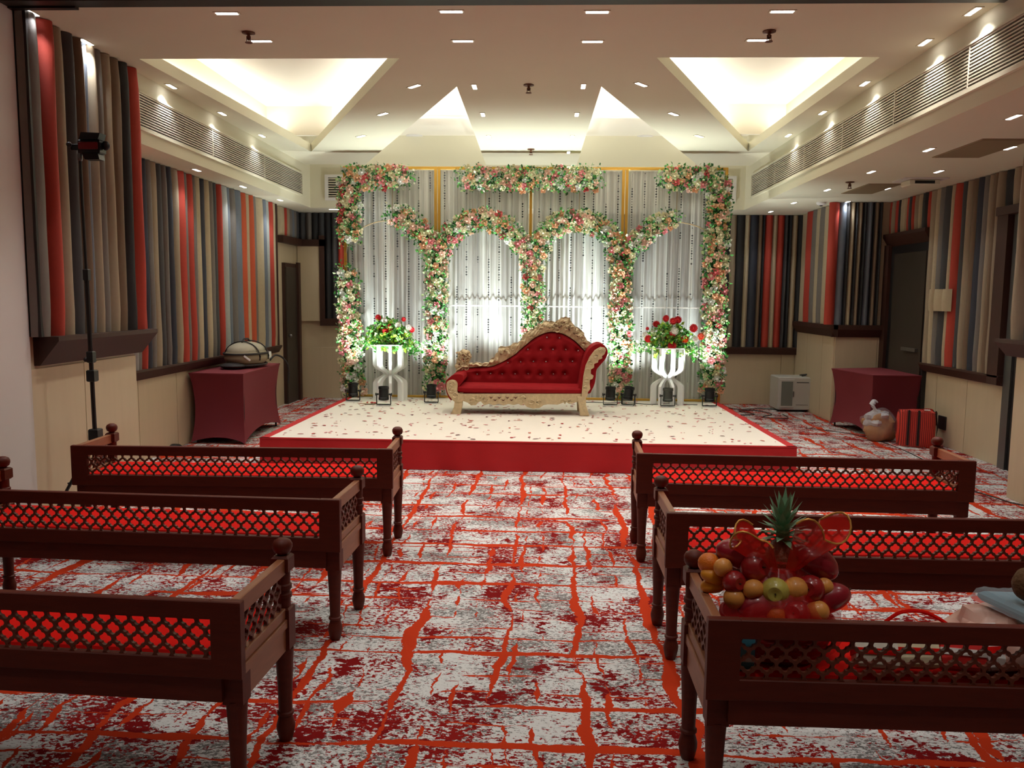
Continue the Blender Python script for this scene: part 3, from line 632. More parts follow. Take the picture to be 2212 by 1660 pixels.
def leaf_mass(pts,rad,n,seed,name='foliage',parent=None,depth=.10,mats=LEAFM,size=.035,wts=(5,4,3,3)):
    r=random.Random(seed); V=[];Fc=[];mi=[]
    seg=[(Vector(pts[k]),Vector(pts[k+1])) for k in range(len(pts)-1)]; Ls=[(q-p).length for p,q in seg]
    for i in range(n):
        k=r.choices(range(len(seg)),Ls)[0]; p,q=seg[k]; t_=r.random(); c=p.lerp(q,t_)
        rr=rad*(r.random()**.5)*1.12; a=r.uniform(0,2*PI); c=c+Vector((rr*math.cos(a),-r.uniform(0,depth),rr*math.sin(a)))
        dirv=Vector((r.uniform(-1,1),r.uniform(-1.2,.3),r.uniform(-1,1))).normalized(); L=size*r.uniform(.6,1.3); sd=dirv.cross(Vector((r.uniform(-1,1),r.uniform(-1,1),r.uniform(-1,1)))).normalized()*L*.36
        n0=len(V); up=dirv.cross(sd).normalized()*L*.12
        V+= [tuple(c),tuple(c+dirv*L*.5+sd+up),tuple(c+dirv*L),tuple(c+dirv*L*.5-sd+up),tuple(c+dirv*L*.5)]
        Fc+=[(n0,n0+1,n0+4),(n0+1,n0+2,n0+4),(n0,n0+4,n0+3),(n0+4,n0+2,n0+3)]
        m=r.choices(range(len(mats)),wts[:len(mats)])[0]; mi+=[m]*4
    d=bpy.data.meshes.new(name); d.from_pydata(V,[],Fc)
    for m in mats: d.materials.append(m)
    d.polygons.foreach_set('material_index',mi); d.update()
    o=bpy.data.objects.new(name,d); COL.objects.link(o); o['kind']='stuff'
    if parent: o.parent=parent
    return o
def garland(label,pts2,rad,seed,dens=1.0):
    pts2=spline([(x,0,z) for x,z in pts2],5) if len(pts2)>3 else [(x,0,z) for x,z in pts2]
    base=pts2[0]; t=thing('floral_garland',label,'floral garland',(base[0],YK-.03,base[2]),0,'rose garlands on the backdrop')
    pts=[(p[0]-base[0],0,p[2]-base[2]) for p in pts2]
    # moss tube core
    MB().tube(pts,rad*.55,8,.6).build('moss_core',LEAFM[1],t,True)
    r=random.Random(seed); tot=0; P=[Vector(p) for p in pts]
    Ls=[(P[k+1]-P[k]).length for k in range(len(P)-1)]; Lt=sum(Ls)
    n=int(Lt*2*rad/(.0062)*dens); placed=[]
    tries=0
    while len(placed)<n and tries<n*30:
        tries+=1
        k=r.choices(range(len(Ls)),Ls)[0]; c=P[k].lerp(P[k+1],r.random()); tdir=(P[k+1]-P[k]).normalized(); nrm=Vector((-tdir.z,0,tdir.x))
        off=r.uniform(-1,1)*rad; p=c+nrm*off
        if any((p-q).length<.064 for q in placed): continue
        placed.append(p)
        y=-.045-.06*math.sqrt(max(0,1-(off/rad)**2))
        col=r.choices(list(ROSE),[20,20,26,14,3,20])[0]
        s=r.uniform(.88,1.28)
        put('rose',ROSE[col],t,(p.x,y,p.z),(r.uniform(-.5,.5)+(p.z-c.z)*3,r.uniform(0,6.28),0),s)
        o=t.children[-1] if False else None
    leaf_mass(pts,rad*1.12,int(Lt*rad*2*3400),seed+5,'foliage',t,.13,size=.046,wts=(7,6,4,1))
    return t
GW=.135

garland('rose garland forming the top left corner, along the top and down the left post',[(-1.82, 3.084), (-2.165, 3.089), (-2.474, 3.082), (-2.541, 3.029), (-2.543, 2.768), (-2.549, 2.3)],GW,101)
garland('rose garland covering the lower part of the leftmost post',[(-2.577, 1.898), (-2.565, 1.35), (-2.546, 0.869), (-2.515, 0.346)],GW,102)
garland('straight horizontal rose garland along the top middle of the backdrop',[(-1.076, 3.087), (-0.248, 3.073), (0.587, 3.082)],GW,103)
garland('tall rose garland along the top right corner and down the rightmost post',[(1.444, 3.085), (1.755, 3.092), (2.072, 3.064), (2.105, 2.962), (2.104, 2.332), (2.107, 1.752), (2.115, 1.046), (2.102, 0.421)],GW,104)
garland('rose garland of the leftmost half arch, drooping into the second post',[(-1.973, 2.641), (-1.807, 2.549), (-1.617, 2.392), (-1.463, 2.16)],GW,105)
garland('upright rose garland on the second post from the left',[(-1.433, 2.072), (-1.427, 1.482), (-1.439, 0.884), (-1.451, 0.389)],GW*.92,106)
garland('rose garland over the arch left of centre',[(-1.379, 2.143), (-1.243, 2.377), (-1.036, 2.53), (-0.812, 2.578), (-0.564, 2.486), (-0.373, 2.313), (-0.265, 2.128)],GW*.9,107)
garland('upright rose garland on the middle post behind the sofa',[(-0.211, 2.081), (-0.194, 1.612), (-0.182, 1.139), (-0.176, 0.66)],GW*.92,108)
garland('rose garland over the arch right of centre',[(-0.147, 2.152), (-0.033, 2.385), (0.141, 2.525), (0.351, 2.573), (0.597, 2.505), (0.775, 2.368), (0.885, 2.148)],GW*.9,109)
garland('upright rose garland on the fourth post from the left',[(0.916, 2.09), (0.924, 1.506), (0.932, 0.914), (0.938, 0.424)],GW*.92,110)
garland('rose garland of the rightmost half arch, rising to the right',[(0.991, 2.137), (1.149, 2.335), (1.354, 2.51), (1.571, 2.603)],GW*.85,111)
# ---------------------------------------------------------------- chaise sofa
YFs=9.13; YBs=9.62
t=thing('chaise_sofa','red velvet chaise sofa with carved champagne frame on the stage','sofa',(-.3,YFs,ZS))
O=Vector((-.3,YFs,ZS))
def rel(p,Y): return (p[0]-O.x,Y-O.y,p[1]-O.z)
def poly(name,pts,y0,y1,m,bev=.008,smooth_=False):
    if smooth_: pts=[(p[0],p[2]) for p in spline([(x,0,z) for x,z in pts+pts[:1]],4)][:-1]
    pts=[(p[0]-O.x,p[1]-O.z) for p in pts]
    b=MB().prism(pts,'y',y0-O.y,y1-O.y); o=b.build(name,m,t)
    bm=bmesh.new(); bm.from_mesh(o.data); bmesh.ops.recalc_face_normals(bm,faces=bm.faces)
    bmesh.ops.triangulate(bm,faces=[f for f in bm.faces if len(f.verts)>4]); bm.to_mesh(o.data); bm.free()
    md=o.modifiers.new('bevel','BEVEL'); md.width=bev; md.segments=2; md.limit_method='ANGLE'; md.angle_limit=math.radians(50)
    return o
# back upholstery outline (top curve) in the back plane
top=[(-1.079, 0.68), (-1.002, 0.749), (-0.915, 0.77), (-0.78, 0.781), (-0.644, 0.793), (-0.529, 0.842), (-0.395, 0.921), (-0.281, 1.019), (-0.167, 1.116), (-0.053, 1.18), (0.061, 1.203), (0.176, 1.182), (0.291, 1.122), (0.378, 1.046), (0.446, 0.98)]
topS=spline([(x,0,z) for x,z in top],5); zs_=0.501
xs=[p[0] for p in topS]
btn=[(-0.005, 1.134), (0.142, 1.131), (-0.225, 0.99), (-0.075, 0.99), (0.068, 0.994), (0.217, 0.994), (0.362, 0.982), (-0.458, 0.832), (-0.309, 0.844), (-0.159, 0.85), (-0.012, 0.85), (0.152, 0.855), (0.298, 0.857), (-0.819, 0.692), (-0.66, 0.699), (-0.524, 0.697), (-0.372, 0.701), (-0.219, 0.706), (-0.077, 0.7), (0.076, 0.705), (0.211, 0.707)]
def ztop(x):
    for k in range(len(topS)-1):
        if topS[k][0]<=x<=topS[k+1][0]:
            f=(x-topS[k][0])/(topS[k+1][0]-topS[k][0]+1e-9); return topS[k][2]*(1-f)+topS[k+1][2]*f
    return topS[0][2] if x<topS[0][0] else topS[-1][2]
def backf(u,v):
    x=xs[0]+(xs[-1]-xs[0])*u; zt=ztop(x); z=zs_+(zt-zs_)*v
    e=min(1,(zt-z)/.05,(x-xs[0]+.01)/.05,(xs[-1]-x+.01)/.05); e=max(0,e)**.5
    d=.075*e
    for bx,bz in btn:
        r2=((x-bx)**2+(z-bz)**2); d-=.040*math.exp(-r2/.0011)
    return (x-O.x,YBs-.01-d-O.y+.02*(z-zs_),z-O.z)
MB().grid(backf,110,60).build('tufted_back',VELVET,t,True)
bd=MB().sphere((0,0,0),.009,nu=8,nv=5).data('crystal_button',CRYST,True)
for bx,bz in btn: put('crystal_button',bd,t,(bx-O.x,YBs-.052-O.y+.02*(bz-zs_),bz-O.z))
# carved outer frame following the back, with scalloped crest
outer=[(-1.081, 0.678), (-1.033, 0.766), (-0.917, 0.807), (-0.839, 0.813), (-0.694, 0.814), (-0.646, 0.868), (-0.579, 0.937), (-0.561, 1.004), (-0.464, 1.006), (-0.397, 1.045), (-0.321, 1.065), (-0.283, 1.142), (-0.188, 1.211), (-0.083, 1.26), (-0.046, 1.308), (0.021, 1.309), (0.098, 1.309), (0.145, 1.343), (0.211, 1.363), (0.259, 1.34), (0.299, 1.274), (0.366, 1.227), (0.424, 1.18), (0.44, 1.122), (0.484, 1.075), (0.523, 1.037)]
inner=[(0.447, 0.974), (0.379, 1.043), (0.292, 1.119), (0.176, 1.179), (0.061, 1.2), (-0.053, 1.177), (-0.168, 1.113), (-0.282, 1.016), (-0.396, 0.918), (-0.53, 0.839), (-0.646, 0.789), (-0.781, 0.778), (-0.917, 0.766), (-1.004, 0.745), (-1.072, 0.669)]
os_=[ (p[0],p[2]) for p in spline([(x,0,z) for x,z in outer],4)]
os_=[(x+.004*math.sin(i*1.9),z+.010*abs(math.sin(i*1.15))) for i,(x,z) in enumerate(os_)]
os_=[(x+.007*math.cos(i*1.5),z+.012*abs(math.sin(i*.9))) for i,(x,z) in enumerate(os_)]
is_=[ (p[0],p[2]) for p in spline([(x,0,z) for x,z in inner],4)]
# strip between outer and inner as quads
def resample(P,n):
    L=[0]
    for a,c in zip(P,P[1:]): L.append(L[-1]+math.hypot(c[0]-a[0],c[1]-a[1]))
    out=[];k=0
    for i in range(n+1):
        s=L[-1]*i/n
        while k<len(P)-2 and L[k+1]<s: k+=1
        f=(s-L[k])/(L[k+1]-L[k]+1e-9); out.append((P[k][0]+(P[k+1][0]-P[k][0])*f,P[k][1]+(P[k+1][1]-P[k][1])*f))
    return out
n=120; oo=resample(os_,n); ii=resample(is_[::-1],n)
def framef(u,v):
    k=min(n,int(round(u*n))); a=ii[k]; c=oo[k]; x=a[0]+(c[0]-a[0])*v; z=a[1]+(c[1]-a[1])*v
    rel_=.018*math.sin(PI*v)+.010*math.sin(u*150)*math.sin(v*PI*2)+.008*math.sin(v*9+u*60)
    return (x-O.x,YBs-.045-rel_-O.y,z-O.z)
MB().grid(framef,n,6).build('carved_back_frame',CARVE,t,True)
def frameb(u,v):
    k=min(n,int(round(u*n))); a=ii[k]; c=oo[k]; return (a[0]+(c[0]-a[0])*v-O.x,YBs+.0-O.y,a[1]+(c[1]-a[1])*v-O.z)
MB().grid(frameb,n,1,flip=True).build('back_panel_rim',CARVE,t)
b=MB()
for k in range(n): 
    for P_,fl in ((oo,0),(ii,1)):
        a,c=P_[k],P_[k+1]; q=[(a[0]-O.x,YBs-.05-O.y,a[1]-O.z),(c[0]-O.x,YBs-.05-O.y,c[1]-O.z),(c[0]-O.x,YBs-O.y,c[1]-O.z),(a[0]-O.x,YBs-O.y,a[1]-O.z)]; b.add(q,[(0,1,2,3)])
b.build('frame_edge',CARVE,t)
MB().grid(lambda u,v:(xs[0]+(xs[-1]-xs[0])*u-O.x,YBs+.005-O.y,zs_-.08+(ztop(xs[0]+(xs[-1]-xs[0])*u)-zs_+.08)*v-O.z),60,3,flip=True).build('rear_cloth',VELVET,t)
# scroll leaves applied on the crest and shell ornament at the left end
r=random.Random(5); b=MB(); bd_=MB()
def scroll(b,cx,cz,y,R,a0,turn,th):
    pts=[]
    for k in range(14):
        a=a0+turn*k/13; rr=R*(1-.62*k/13); pts.append((cx+rr*math.cos(a)-O.x,y-O.y,cz+rr*math.sin(a)-O.z))
    b.tube(pts,[th*(1-.45*k/13) for k in range(14)],6)
for (u,v),R,a0,tn in zip([(0.022, 1.248), (0.098, 1.263), (0.173, 1.302), (0.231, 1.298), (0.289, 1.237), (0.356, 1.19), (0.395, 1.133), (0.212, 1.241), (0.118, 1.225), (0.425, 1.077), (-0.073, 1.223), (-0.529, 0.959), (-0.472, 0.979), (-0.405, 0.999), (-0.3, 1.068), (-0.205, 1.145)],[.035,.03,.035,.03,.035,.032,.03,.03,.03,.028,.03,.024,.024,.024,.026,.028],[.3,2,1,0,5.8,5.5,5.2,2.5,3.6,5,.8,.9,.6,.5,.7,.7],[5,-5,5,-5,5,-5,5,-5,5,-5,5,-5,5,-5,5,-5]):
    b=MB(); scroll(b,u,v,YBs-.078,R*1.05,a0,tn,.009); b.build('carved_scroll',CARVE,t,True)
GAP=mat('dark_red_gap',(84,30,26),.8)
for (u,v),an in zip([(0.017, 1.238), (0.06, 1.258), (0.136, 1.249), (0.16, 1.273), (0.212, 1.264), (0.251, 1.227), (0.309, 1.18), (0.347, 1.152), (0.192, 1.312), (-0.538, 0.935), (-0.496, 0.969), (0.259, 1.284), (0.088, 1.287)],[.5,-.4,.3,1.2,-.8,-.9,-.8,-1,0,.6,.7,-1.2,.9]):
    c,s_=math.cos(an),math.sin(an); q=[(.016*c,.016*s_),(-.006*s_,.006*c),(-.016*c,-.016*s_),(.006*s_,-.006*c)]
    MB().prism([(u-O.x+a,v-O.z+c2) for a,c2 in q][::-1],'y',YBs-.079-O.y,YBs-.060-O.y).build('pierced_gap',GAP,t)
sh=[(-0.986, 0.905), (-0.981, 0.819), (-1.029, 0.857), (-0.923, 0.868), (-1.009, 0.77), (-0.951, 0.761), (-0.904, 0.926), (-1.039, 0.924)]
for k,(u,v) in enumerate(sh):
    b=MB(); scroll(b,u,v,YBs-.055,.030,k*1.3,5*(-1)**k,.0085); b.build('carved_scroll',CARVE,t,True)
for (u,v) in [(-0.991, 0.92), (-0.981, 0.867), (-0.947, 0.867), (-1.029, 0.808), (-1.0, 0.78), (-0.928, 0.921), (-0.966, 0.809), (-1.019, 0.751)]:
    MB().sphere((u-O.x,YBs-.052-O.y,v-O.z),.011,.008,.008,8,5).build('pierced_gap',GAP,t,True)
for (cu,cv),RR,nl in zip([(-0.973, 0.898), (-0.995, 0.78)],(.075,.080),(7,8)):
    def ros(u,v):
        a=2*PI*u; r_=RR*v*(1+.16*abs(math.cos(a*nl/2))*v); return (cu-O.x+r_*math.cos(a),YBs-.02-O.y-.030*math.sin(PI*min(1,v*.95))-.006*math.cos(a*nl)*v,cv-O.z+r_*math.sin(a))
    MB().grid(ros,48,6).build('carved_rosette',CARVE,t,True)
    MB().grid(lambda u,v:(cu-O.x+RR*1.08*v*math.cos(2*PI*u),YBs-.012-O.y,cv-O.z+RR*1.08*v*math.sin(2*PI*u)),32,1,flip=True).build('rosette_back',CARVE,t)
# seat
sz0,sz1=(0.523, 0.599)
sxa,sxb=(-1.001, 0.386)
def seatf(u,v):
    x=sxa+(sxb-sxa)*u; y=YFs+.02+(YBs-.09-YFs)*v
    z=sz1+.012*math.sin(PI*min(1,v*1.0))+.012*(min(1,v/.08)**.5-1)
    return (x-O.x,y-O.y,z-O.z)
MB().grid(seatf,40,14).build('seat_top',VELVET,t,True)
b=MB(); b.bbox(sxa-O.x,sxb-O.x,.004,YBs-.05-O.y,sz0-O.z,sz1-.008-O.z,.02); b.build('seat_cushion',VELVET,t,True)
# apron, carved, with pierced centre and wavy lower edge
ap=[(-0.98, 0.508), (0.388, 0.529), (0.39, 0.441), (0.308, 0.426), (0.253, 0.412), (0.216, 0.434), (0.125, 0.4), (0.015, 0.403), (-0.03, 0.393), (-0.076, 0.36), (-0.149, 0.35), (-0.214, 0.367), (-0.26, 0.404), (-0.278, 0.383), (-0.315, 0.403), (-0.37, 0.388), (-0.426, 0.401), (-0.481, 0.382), (-0.536, 0.399), (-0.591, 0.382), (-0.647, 0.398), (-0.702, 0.38), (-0.739, 0.424), (-0.767, 0.414), (-0.794, 0.381), (-0.85, 0.376), (-0.878, 0.403), (-0.952, 0.43)]
poly('carved_apron',ap,YFs+.01,YFs+.05,CARVE,.006)
b=MB(); dm=MB()
for u,v in [(-0.623, 0.47), (-0.531, 0.471), (-0.439, 0.473), (-0.347, 0.474), (-0.577, 0.443), (-0.485, 0.444), (-0.393, 0.446)]:
    dm=MB(); dm.prism([(u-O.x-.022,v-O.z+.008),(u-O.x,v-O.z-.012),(u-O.x+.022,v-O.z+.008),(u-O.x,v-O.z)][::-1],'y',.002,.0125); dm.build('pierced_gap',GAP,t)

for k,(u,v) in enumerate([(-0.839, 0.434), (-0.775, 0.463), (-0.682, 0.455), (-0.26, 0.462), (-0.168, 0.435), (-0.077, 0.427), (0.179, 0.441), (0.27, 0.451)]): scroll(b,u,v,YFs+.006,.035,k*.9,5*(-1)**k,.011)
b.build('apron_scrolls',CARVE,t,True)
# left arm: low roll
larm=[(-1.013, 0.515), (-1.07, 0.431), (-1.116, 0.486), (-1.139, 0.569), (-1.136, 0.642), (-1.107, 0.68), (-1.056, 0.717), (-1.006, 0.727), (-0.951, 0.719), (-0.932, 0.664), (-0.978, 0.599)]
def roll(name,pts,y0,y1):
    o=poly(name,pts,y0,y1,VELVET,.02,True); return o
roll('left_arm',larm,YFs+.02,YBs-.04)
poly('left_arm_carving',[(-1.003, 0.527), (-0.975, 0.509), (-0.934, 0.505), (-0.938, 0.435), (-1.021, 0.415), (-1.076, 0.461), (-1.113, 0.525), (-1.127, 0.599), (-1.114, 0.645), (-1.068, 0.666), (-1.022, 0.655), (-1.001, 0.619), (-1.003, 0.573)],YFs-.015,YFs+.025,CARVE,.005,True)
b=MB(); 
for k,(u,v) in enumerate([(-1.062, 0.624), (-1.066, 0.555), (-1.029, 0.5)]): scroll(b,u,v,YFs-.016,.035,k*2.0,6,.011)
b.build('left_arm_scrolls',CARVE,t,True)
# right arm: tall flared roll
rarm=[(0.344, 0.527), (0.361, 0.638), (0.385, 0.786), (0.411, 0.897), (0.454, 1.007), (0.508, 1.063), (0.571, 1.089), (0.626, 1.078), (0.663, 1.038), (0.673, 0.983), (0.647, 0.918), (0.594, 0.853), (0.554, 0.798), (0.547, 0.715), (0.535, 0.641), (0.508, 0.576), (0.473, 0.529)]
roll('right_arm',rarm,YFs+.02,YBs-.02)
poly('right_arm_carving',[(0.39, 0.493), (0.397, 0.595), (0.408, 0.733), (0.429, 0.844), (0.473, 0.945), (0.526, 1.019), (0.589, 1.056), (0.639, 1.048), (0.653, 1.02), (0.636, 0.975), (0.609, 0.956), (0.614, 0.929), (0.573, 0.914), (0.565, 0.882), (0.524, 0.868), (0.525, 0.827), (0.489, 0.803), (0.49, 0.753), (0.522, 0.735), (0.51, 0.698), (0.482, 0.688), (0.479, 0.642), (0.489, 0.587), (0.462, 0.55), (0.454, 0.494)],YFs-.012,YFs+.025,CARVE,.006)
b=MB()
for k,(u,v) in enumerate([(0.595, 1.014), (0.533, 0.959), (0.489, 0.886), (0.455, 0.794), (0.438, 0.694), (0.436, 0.602)]): scroll(b,u,v,YFs-.014,.026,k*1.0,5*(-1)**k,.010)
b.build('right_arm_scrolls',CARVE,t,True)
# legs
zf=ZS
poly('leg',[(-1.032, 0.46), (-0.939, 0.462), (-0.948, 0.369), (-0.966, 0.271), (-1.087, 0.265), (-1.041, 0.358)],YFs-.01,YFs+.06,CARVE,.008)
poly('leg',[(0.342, 0.5), (0.438, 0.501), (0.444, 0.4), (0.485, 0.281), (0.378, 0.279), (0.362, 0.389)],YFs-.01,YFs+.06,CARVE,.008)
lg=[(-1.022, 0.388), (-0.979, 0.389), (-0.998, 0.277), (-1.027, 0.272)]
poly('leg',[(lg[0][0],.5),(lg[1][0],.5),(lg[2][0],ZS),(lg[3][0]-.02,ZS)],YBs-.09,YBs-.03,CARVE)
lg=[(0.349, 0.409), (0.407, 0.41), (0.39, 0.299), (0.361, 0.284)]
poly('leg',[(lg[0][0],.5),(lg[1][0],.5),(lg[2][0]+.02,ZS),(lg[3][0],ZS)],YBs-.09,YBs-.03,CARVE)
# ---------------------------------------------------------------- pedestals with arrangements
PEDW=mat('white_acrylic',(240,240,240),.35)
def pedestal(x,y,label):
    t=thing('flower_pedestal',label,'pedestal',(x,y,ZS)); h=.715
    def Rz(z):
        # outer radius of the fin centreline
        def g(d): return .205 if d>.12 else .055+.15*math.sin(PI/2*min(1,d/.12))**1.1
        return g(abs(z-.34))
    zz=[h*k/30 for k in range(31)]
    pr=[(Rz(z),z) for z in zz]
    w_=.045
    outl=[(r_+.012,z) for r_,z in pr]; inl=[(max(.004,r_-w_-.012),z) for r_,z in pr]
    b=MB()
    for k in range(30):
        a0,a1,c0,c1=outl[k],outl[k+1],inl[k],inl[k+1]
        for s_ in (-.017,.017):
            q=[(a0[0],s_,a0[1]),(a1[0],s_,a1[1]),(c1[0],s_,c1[1]),(c0[0],s_,c0[1])]; b.add(q,[(0,1,2,3) if s_<0 else (3,2,1,0)])
        b.add([(a0[0],-.017,a0[1]),(a0[0],.017,a0[1]),(a1[0],.017,a1[1]),(a1[0],-.017,a1[1])],[(0,1,2,3)])
        b.add([(c0[0],-.017,c0[1]),(c0[0],.017,c0[1]),(c1[0],.017,c1[1]),(c1[0],-.017,c1[1])],[(3,2,1,0)])
    fd=b.data('fin',PEDW)
    for k in range(8): put('fin',fd,t,(0,0,0),(0,0,2*PI*k/8+.2))
    MB().lathe([(.225,h-.012),(.225,h+.0)],n=32).build('top_disc',PEDW,t,True)
    return t
px1,py1=(-2.039, 10.521); px2,py2=(1.593, 10.674)
py1=10.30; py2=10.32; px1=-1.99; px2=1.515
pedestal(px1,py1,'white finned hourglass pedestal left of the sofa'); pedestal(px2,py2,'white finned hourglass pedestal right of the sofa')
GERB=mat('gerbera_red',(206,18,30),.6,var=.1); 
def gerb(nm,m,r_=.05):
    b=MB()
    for k in range(16):
        a=2*PI*k/16; ca,sa=math.cos(a),math.sin(a); w_=.011
        for lay,rr,y in ((0,r_,-.004),(1,r_*.7,-.014)):
            b.add([(.008*ca,y,.008*sa),(rr*.6*ca-w_*sa,y-.008,rr*.6*sa+w_*ca),(rr*ca,y-.002,rr*sa),(rr*.6*ca+w_*sa,y-.008,rr*.6*sa-w_*ca)],[(0,3,2,1)])
    b.sphere((0,-.014,0),.014,.008,.014,8,5); return b.data(nm,m)
GER=gerb('gerbera',GERB); GERW=gerb('white_bloom',mat('flower_white',(246,244,236),.6)); GERY=gerb('yellow_bloom',mat('flower_yellow',(226,170,40),.6)); GERO=gerb('orange_bloom',mat('flower_orange',(216,70,30),.6))
ZP=ZS+.716
def arrangement(x,y,label,blooms,seed,basket):
    t=thing('flower_arrangement',label,'flower arrangement',(x,y,ZP))
    MB().lathe([(.07,0),(.10,.05),(.09,.07),(.02,.08)],n=14).build('foam_bowl',LEAFM[1],t,True)
    r=random.Random(seed)
    for (bx,bz,k,s) in blooms:
        d={'r':GER,'w':GERW,'y':GERY,'o':GERO}[k]; yy=-.12+r.uniform(-.05,.04)+.25*abs(bx)*0
        dx,dz=bx-x,bz-ZP
        MB().tube([(0,0,.03),(dx*.6,yy*.4,dz*.7),(dx,yy+.012,dz)],.003,4).build('stem',LEAFM[0],t,True)
        put(d.name.split('.')[0],d,t,(dx,yy,dz),(r.uniform(-.3,.3),r.uniform(-.3,.3),r.uniform(-.3,.3)),s)
    V=leaf_mass([(-.16,0,.05),(.0,0,.18),(.16,0,.05)],.15,900,seed+1,'foliage',t,.16,[LEAFM[0],mat('leaf_lime',(150,190,60),.5),LEAFM[2]],.06,(5,4,2))
    leaf_mass([(-.42,0,-.02),(-.2,0,.06),(.2,0,.04),(.42,0,-.06)],.07,420,seed+2,'trailing_sprays',t,.10,[LEAFM[0],LEAFM[2],LEAFM[3]],.045,(5,3,2))
    leaf_mass([(.25,0,.0),(.33,0,-.12)],.05,120,seed+3,'drooping_sprays',t,.06,[LEAFM[0],LEAFM[2]],.04,(5,3))
    if basket:
        pts=[(-.13+.26*k/12*1.0,0,.12+.19*math.sin(PI*k/12)) for k in range(13)]; MB().tube(pts,.009,6).build('basket_handle',mat('pink_ribbon',(190,130,120),.5),t,True)
b7=lambda L,Y: None
arrangement(px1,py1,'red, white and yellow flowers with lime foliage on the left pedestal',[(-2.111, 1.328, 'r', 0.9), (-2.03, 1.289, 'w', 0.9), (-1.791, 1.309, 'r', 0.7), (-2.066, 1.178, 'r', 1.2), (-1.972, 1.208, 'r', 1.1), (-2.019, 1.156, 'r', 1), (-1.692, 1.183, 'r', 0.9), (-2.084, 1.091, 'w', 1.2), (-1.855, 1.239, 'w', 0.9), (-1.786, 1.118, 'y', 0.9), (-1.727, 1.211, 'w', 0.9), (-1.926, 1.111, 'w', 0.8)],61,True)
arrangement(px2,py2,'mostly red gerbera arrangement on the right pedestal',[(1.45, 1.355, 'r', 1), (1.344, 1.286, 'r', 1), (1.536, 1.322, 'r', 1), (1.598, 1.34, 'r', 1.1), (1.788, 1.239, 'r', 1.2), (1.241, 1.101, 'r', 1.1), (1.473, 1.133, 'r', 1.5), (1.54, 1.174, 'r', 1), (1.69, 1.101, 'o', 1.1), (1.534, 1.019, 'r', 1.2), (1.887, 1.138, 'o', 1), (1.556, 1.202, 'w', 1.2), (1.205, 1.147, 'w', 0.9), (1.29, 1.171, 'w', 0.8), (1.815, 1.103, 'w', 0.9), (1.232, 1.227, 'r', 0.5)],71,False)
# ---------------------------------------------------------------- par can uplights
PB=mat('par_black',(26,28,30),.35,.3); PGL=mat('par_grey',(70,74,70),.35,.4)
def par(x,y,lab,turn=0,tilt=0,body=PB,light=1.0,aim=0,up=False):
    t=thing('stage_par_light',lab,'stage light',(x,y,ZS),turn,'par lights along the stage back')
    b=MB(); b.lathe([(.055,.07),(.062,.075),(.062,.10),(.058,.105),(.058,.20),(.064,.205),(.064,.235),(.056,.235),(.054,.20)],n=20)
    b.xf(Matrix.Translation((0,0,.14))@Matrix.Rotation(tilt,4,'X')@Matrix.Translation((0,0,-.14))); b.build('can_body',body,t,True)
    b=MB(); b.lathe([(.0545,.198),(.001,.200)],n=16); b.xf(Matrix.Translation((0,0,.14))@Matrix.Rotation(tilt,4,'X')@Matrix.Translation((0,0,-.14))); b.build('lamp_lens',mat('par_lens',(245,255,250),.2,emit=6),t,True)
    b=MB()
    for s_ in (-1,1): b.bbox(s_*.085-.004,s_*.085+.004,-.018,.018,.018,.145,.002)
    b.box(-.085,.085,-.018,.018,.014,.022); b.build('yoke',body,t)
    for s_ in (-1,1): MB().lathe([(.012,.062),(.012,.09),(.018,.09),(.018,.10)],n=8,axis='x').xf(Matrix.Translation((0 if s_>0 else 0,0,.14))@Matrix.Rotation(0 if s_>0 else PI,4,'Z')).build('yoke_knob',BLACK,t,True)
    b=MB(); b.bbox(-.08,.08,-.055,-.035,.0,.014,.003); b.bbox(-.08,.08,.035,.055,.0,.014,.003); b.box(-.006,.006,-.04,.04,.004,.014); b.box(-.075,-.065,-.04,.04,.004,.014); b.box(.065,.075,-.04,.04,.004,.014); b.build('floor_stand',mat('stand_white',(190,190,188),.4),t)
    if up: spot('par_beam',(x,y,ZS+.26),(x,y+.15,ZS+3),PAR_W*light,(.97,1.0,.95),130,.9,.05)
    else: spot('par_beam',(x,y+.06,ZS+.30),(x+aim,YK-.10,ZS+2.3),PAR_W*light,(.90,1.0,.95),104,1.0,.07)
pl=[(-2.419, 10.094), (-1.964, 9.751), (-1.425, 10.033), (0.786, 10.075), (1.01, 10.101), (1.482, 10.028), (2.0, 10.088)]
lb=['in front of the lower left garland','in front of the left pedestal','beside the second garland post, left of the sofa','immediately right of the sofa','angled on its stand, right of the sofa','in front of the right pedestal','in front of the rightmost garland post']
for i,(x,y) in enumerate(pl): par(x,y,'black par can uplight '+lb[i],0 if i!=4 else -.5,0 if i!=4 else -.35,PGL if i==5 else PB,(.55,.5,.75,.8,.8,.5,.55)[i],(0,0,.4,-.35,-.7,0,0)[i])
par(-.62,10.02,'black par can uplight hidden behind the sofa back',0,0,PB,.85,0)
par(-1.45,10.90,'added unseen par can uplight behind the left half of the curtains',light=.8,up=True)  # this and the next are added out of sight to brighten the ceiling end
par(1.05,10.90,'added unseen par can uplight behind the right half of the curtains',light=.8,up=True)
# cables on the stage
def cable(pts,label,r=.005,nm='cable'):
    o=MB().tube(spline(pts,6),r,5).build(nm,CORD,None,True); tag(o,label,'cable'); return o
x,y=pl[3]; cable([(x-.35,10.28,ZS+.006),(x-.2,10.35,ZS+.006),(x,10.3,ZS+.006),(x+.2,10.36,ZS+.006),(x+.5,10.22,ZS+.006),(x+.75,10.3,ZS+.006),(x+1.1,10.25,ZS+.006)],'thin black cable along the stage back right of the sofa')
